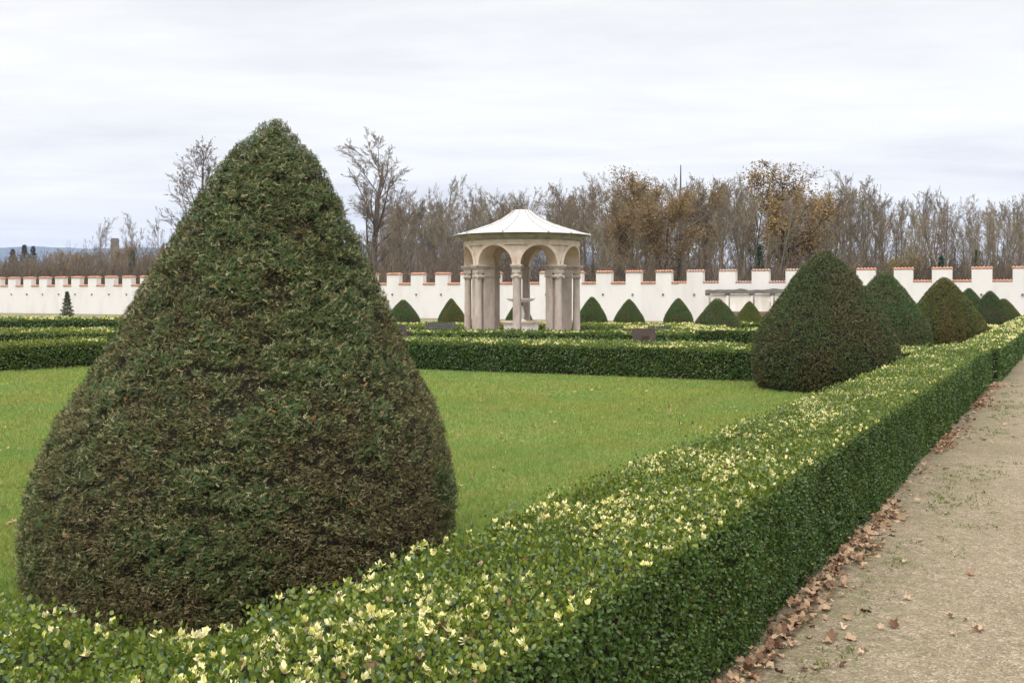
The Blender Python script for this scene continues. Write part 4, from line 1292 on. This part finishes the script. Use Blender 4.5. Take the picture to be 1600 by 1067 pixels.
def dead_spike():
    x, y = ground_at(1063, 82); root = empty('dead_tree', (x, y, 0))
    tag(root, 'straight dead trunk with short stubs and a bare tip right of the golden tree', 'tree')
    h = EYE + (HOR - 258) * 82 / F
    t = MB(); r = random.Random(9); p = np.array((0, 0, -.2))
    for k in range(8):
        q = np.array((r.uniform(-.06, .06), r.uniform(-.05, .05), h * (k + 1) / 8)); t.tube(p, q, .26 * (1 - k / 8.5) + .02, .26 * (1 - (k + 1) / 8.5) + .02, 8); p = q
    t.build('trunk', noisy_mat('dead_bark', (.05, .042, .035), (.10, .085, .07), 3, .9, .3), root)
    b = MB()
    for k in range(16):
        z = h * r.uniform(.35, .9); a = r.uniform(0, 6.28); Lb = r.uniform(.5, 1.6)
        b.tube((0, 0, z), (cos(a) * Lb, sin(a) * Lb, z + Lb * r.uniform(.1, .8)), .06, .015, 5)
    b.tube((0, 0, h * .55), (4.2, .5, h * .76), .09, .02, 5); b.tube((0, 0, h * .33), (-3.8, -.5, h * .20), .09, .03, 5)
    b.build('branches', bpy.data.materials['dead_bark'], root)
dead_spike()

# ivy-clad trunks
def ivy_tree(px, Y, ytop, wd_, label):
    x, y = ground_at(px, Y); root = empty('ivy_tree', (x, y, 0))
    tag(root, label, 'tree', 'trunks wrapped in ivy')
    h = EYE + (HOR - ytop) * Y / F
    T = Tree(int(px)); T.grow((0, 0, -.2), (.02, 0, 1), h * 1.25, .2, 0, dict(CFG_WOOD, segs=[8, 3, 2], bare=[.5, .2], kids=[1.5, 1.5]))
    V, Fq = T.meshes(0, 9, 5); mesh_np('trunk', V, Fq, M['twig'], root, tint=np.tile(np.array(BARK), (len(V), 1)))
    n = 3200
    z = h * rng.random(n) ** .9; a = rng.random(n) * 6.28
    rr = wd_ * (.55 + .45 * noise(np.stack([np.cos(a), np.sin(a), z], 1), 1.1, int(px))) * (1 - .8 * (z / h) ** 2) * rng.uniform(.35, 1.15, n)
    q = np.stack([rr * np.cos(a), rr * np.sin(a), z], 1); g = rng.random((n, 1))
    V, Fs = scatter(LEAF_V, LEAF_F, q, rng.normal(size=(n, 3)), np.stack([np.cos(a), np.sin(a), .3 + 0 * a], 1) + rng.normal(size=(n, 3)) * .4, .15 * rng.uniform(.6, 1.4, n))
    bag = Bag(); bag.add(V, Fs, np.repeat(np.array((.045, .065, .032)) * (.7 + .8 * g), 6, axis=0))
    bag.build('ivy', M['box_leaf'], root)
ivy_tree(207, 110, 392, .75, 'short ivy-covered trunk left of the huge cone above the wall')
ivy_tree(1187, 76, 384, .5, 'dark ivy-covered trunk left of the oak, above the timber frame')
ivy_tree(1471, 76, 402, .5, 'ivy-covered stump above the third merlon from the right')
ivy_tree(1527, 84, 392, .4, 'slim ivy-covered trunk near the right end of the wall')

# conifers
def conifer(name, px, Y, yb, ytop, R, colr, label, n=2600, ls=.2, cat='conifer', base=0.0):
    x, y = ground_at(px, Y); root = empty(name, (x, y, 0))
    tag(root, label, cat)
    h = EYE + (HOR - ytop) * Y / F
    t = MB(); t.tube((0, 0, -.05), (0, 0, h * .96), R * .09, .01, 7); t.build('trunk', M['brown_timber'], root)
    zt = rng.random(n) ** 1.25; a = rng.random(n) * 6.28
    lay = .75 + .25 * np.sin(zt * 46 + 3 * noise(np.stack([np.cos(a), np.sin(a), zt], 1), 1.4, 5))
    rr = R * (1 - zt) ** .85 * lay * (rng.random(n) ** .45) * (.7 + .5 * noise(np.stack([np.cos(a), np.sin(a), zt * 3], 1), 1.6, int(px)))
    q = np.stack([rr * np.cos(a), rr * np.sin(a), base + zt * (h - base)], 1)
    d = np.stack([np.cos(a), np.sin(a), -.15 + .9 * zt], 1) + rng.normal(size=(n, 3)) * .35
    g = rng.random((n, 1))
    V, Fs = scatter(TUFT_V, TUFT_F, q, d, np.tile((0, 0, 1.0), (n, 1)) + rng.normal(size=(n, 3)) * .5, ls * rng.uniform(.6, 1.3, n))
    bag = Bag(); bag.add(V, Fs, np.repeat(np.array(colr) * (.65 + .8 * g), len(TUFT_V), axis=0)); bag.build('crown', M['yew'], root)
conifer('young_conifer', 105, 68, 0, 457, .54, (.14, .15, .075), 'young loose conifer standing alone in front of the wall on the left', 2600, .13, base=.05)
conifer('spruce_tree', 38, 190, 0, 384, 3.6, (.10, .088, .08), 'dark spruce poking above the wood on the far left', 2600, .42)
conifer('spruce_tree', 20, 175, 0, 391, 2.6, (.075, .085, .045), 'greenish spruce left of the dark one on the far left', 2200, .4)
conifer('spruce_tree', 52, 200, 0, 386, 3.0, (.06, .05, .045), 'second dark spruce just right of the tallest one on the far left', 2200, .42)

# woods on the left
GL = 'bare trees of the wood on the left'
for row, (Y0, step, y0) in enumerate(((116, 17, 404), (145, 15, 394), (180, 16, 388))):
    px = -60 + row * 7
    while px < 330:
        p_ = px + rt.uniform(-6, 6)
        place(protos_w[i % 6], p_, Y0 + rt.uniform(-10, 10), y0 + (14 if p_ < 95 else 0) + rt.uniform(-8, 14), 'low bare brown tree in the wood above the wall left of the huge cone', group=GL, wide=1.9, tint=rt.uniform(.9, 1.3)); i += 1
        px += step
for px, yt, lab in ((158, 338, 'bare tree rising left of the brick tower'), (198, 334, 'tall bare tree right behind the brick tower'), (236, 336, 'slim bare tree between the brick tower and the huge cone'), (265, 352, 'small bare tree touching the flank of the huge cone')):
    place(protos_w[(px // 7) % 6], px, 135, yt, lab, group=GL, wide=.75, tint=1.1)
place(protos_o[0], 105, 150, 388, 'rusty-leaved tree in the low wood on the left', group=GA, wide=1.3, rz=1)
place(protos_o[1], 205, 160, 380, 'brownish leafy tree in the low wood right of the brick tower', group=GA, wide=1.0, rz=2)

# undergrowth
def undergrowth():
    segs = []; R_ = random.Random(5)
    def shrub(x, y, h):
        for _ in range(R_.randint(9, 15)):
            a = R_.uniform(0, 6.28); sp = R_.uniform(.05, .5); Lh = h * R_.uniform(.6, 1.1)
            p = np.array((x + R_.gauss(0, .3), y + R_.gauss(0, .3), 0.0)); d = np.array((cos(a) * sp, sin(a) * sp, 1.0)); d /= np.linalg.norm(d)
            r = .028
            for k in range(3):
                q = p + d * Lh / 3; segs.append((*p, *q, r, r * .75, 0)); r *= .75
                for _2 in range(3):
                    e = d + np.array((R_.gauss(0, .6), R_.gauss(0, .6), R_.uniform(-.1, .6))); e /= np.linalg.norm(e)
                    q2 = q + e * Lh * .3; segs.append((*q, *q2, .016, .011, 1))
                p = q; d = d + np.array((R_.gauss(0, .2), R_.gauss(0, .2), .1)); d /= np.linalg.norm(d)
    for k in range(560):
        px = R_.uniform(560, 1680); Y = R_.uniform(72, 112); x, y = ground_at(px, Y); shrub(x, y, R_.uniform(2.2, 4.6) * Y / 84)
    for k in range(240):
        px = R_.uniform(-60, 330); Y = R_.uniform(100, 135); x, y = ground_at(px, Y); shrub(x, y, R_.uniform(3, 5.5))
    T = Tree(1); T.seg = segs
    V, Fq = T.meshes(0, 1, 3)
    c = np.array((.135, .10, .072)) * (.7 + .7 * noise(V, .12, 44))[:, None]
    o = mesh_np('undergrowth', V, Fq, M['twig'], tint=c)
    tag(o, 'tangle of brown brush under the trees behind the wall', 'undergrowth', kind='stuff')
undergrowth()

# the tower in the distance
x, y = ground_at(179.5, 420)
root = empty('brick_tower', (x, y, 0), rad(20)); tag(root, 'distant square brown tower above the bare trees on the left', 'tower')
m = MB(); m.box(-1.6, 1.6, -1.6, 1.6, 0, 23.6); m.build('shaft', M['brick'], root)
m = MB(); m.box(-1.75, 1.75, -1.75, 1.75, 23.6, 24.3); m.box(-1.5, 1.5, -1.5, 1.5, 24.3, 25.0); m.build('parapet', M['brick'], root)
m = MB(); m.box(-.35, .35, -1.63, -1.59, 19.5, 21.2); m.build('window', M['dark_metal'], root)
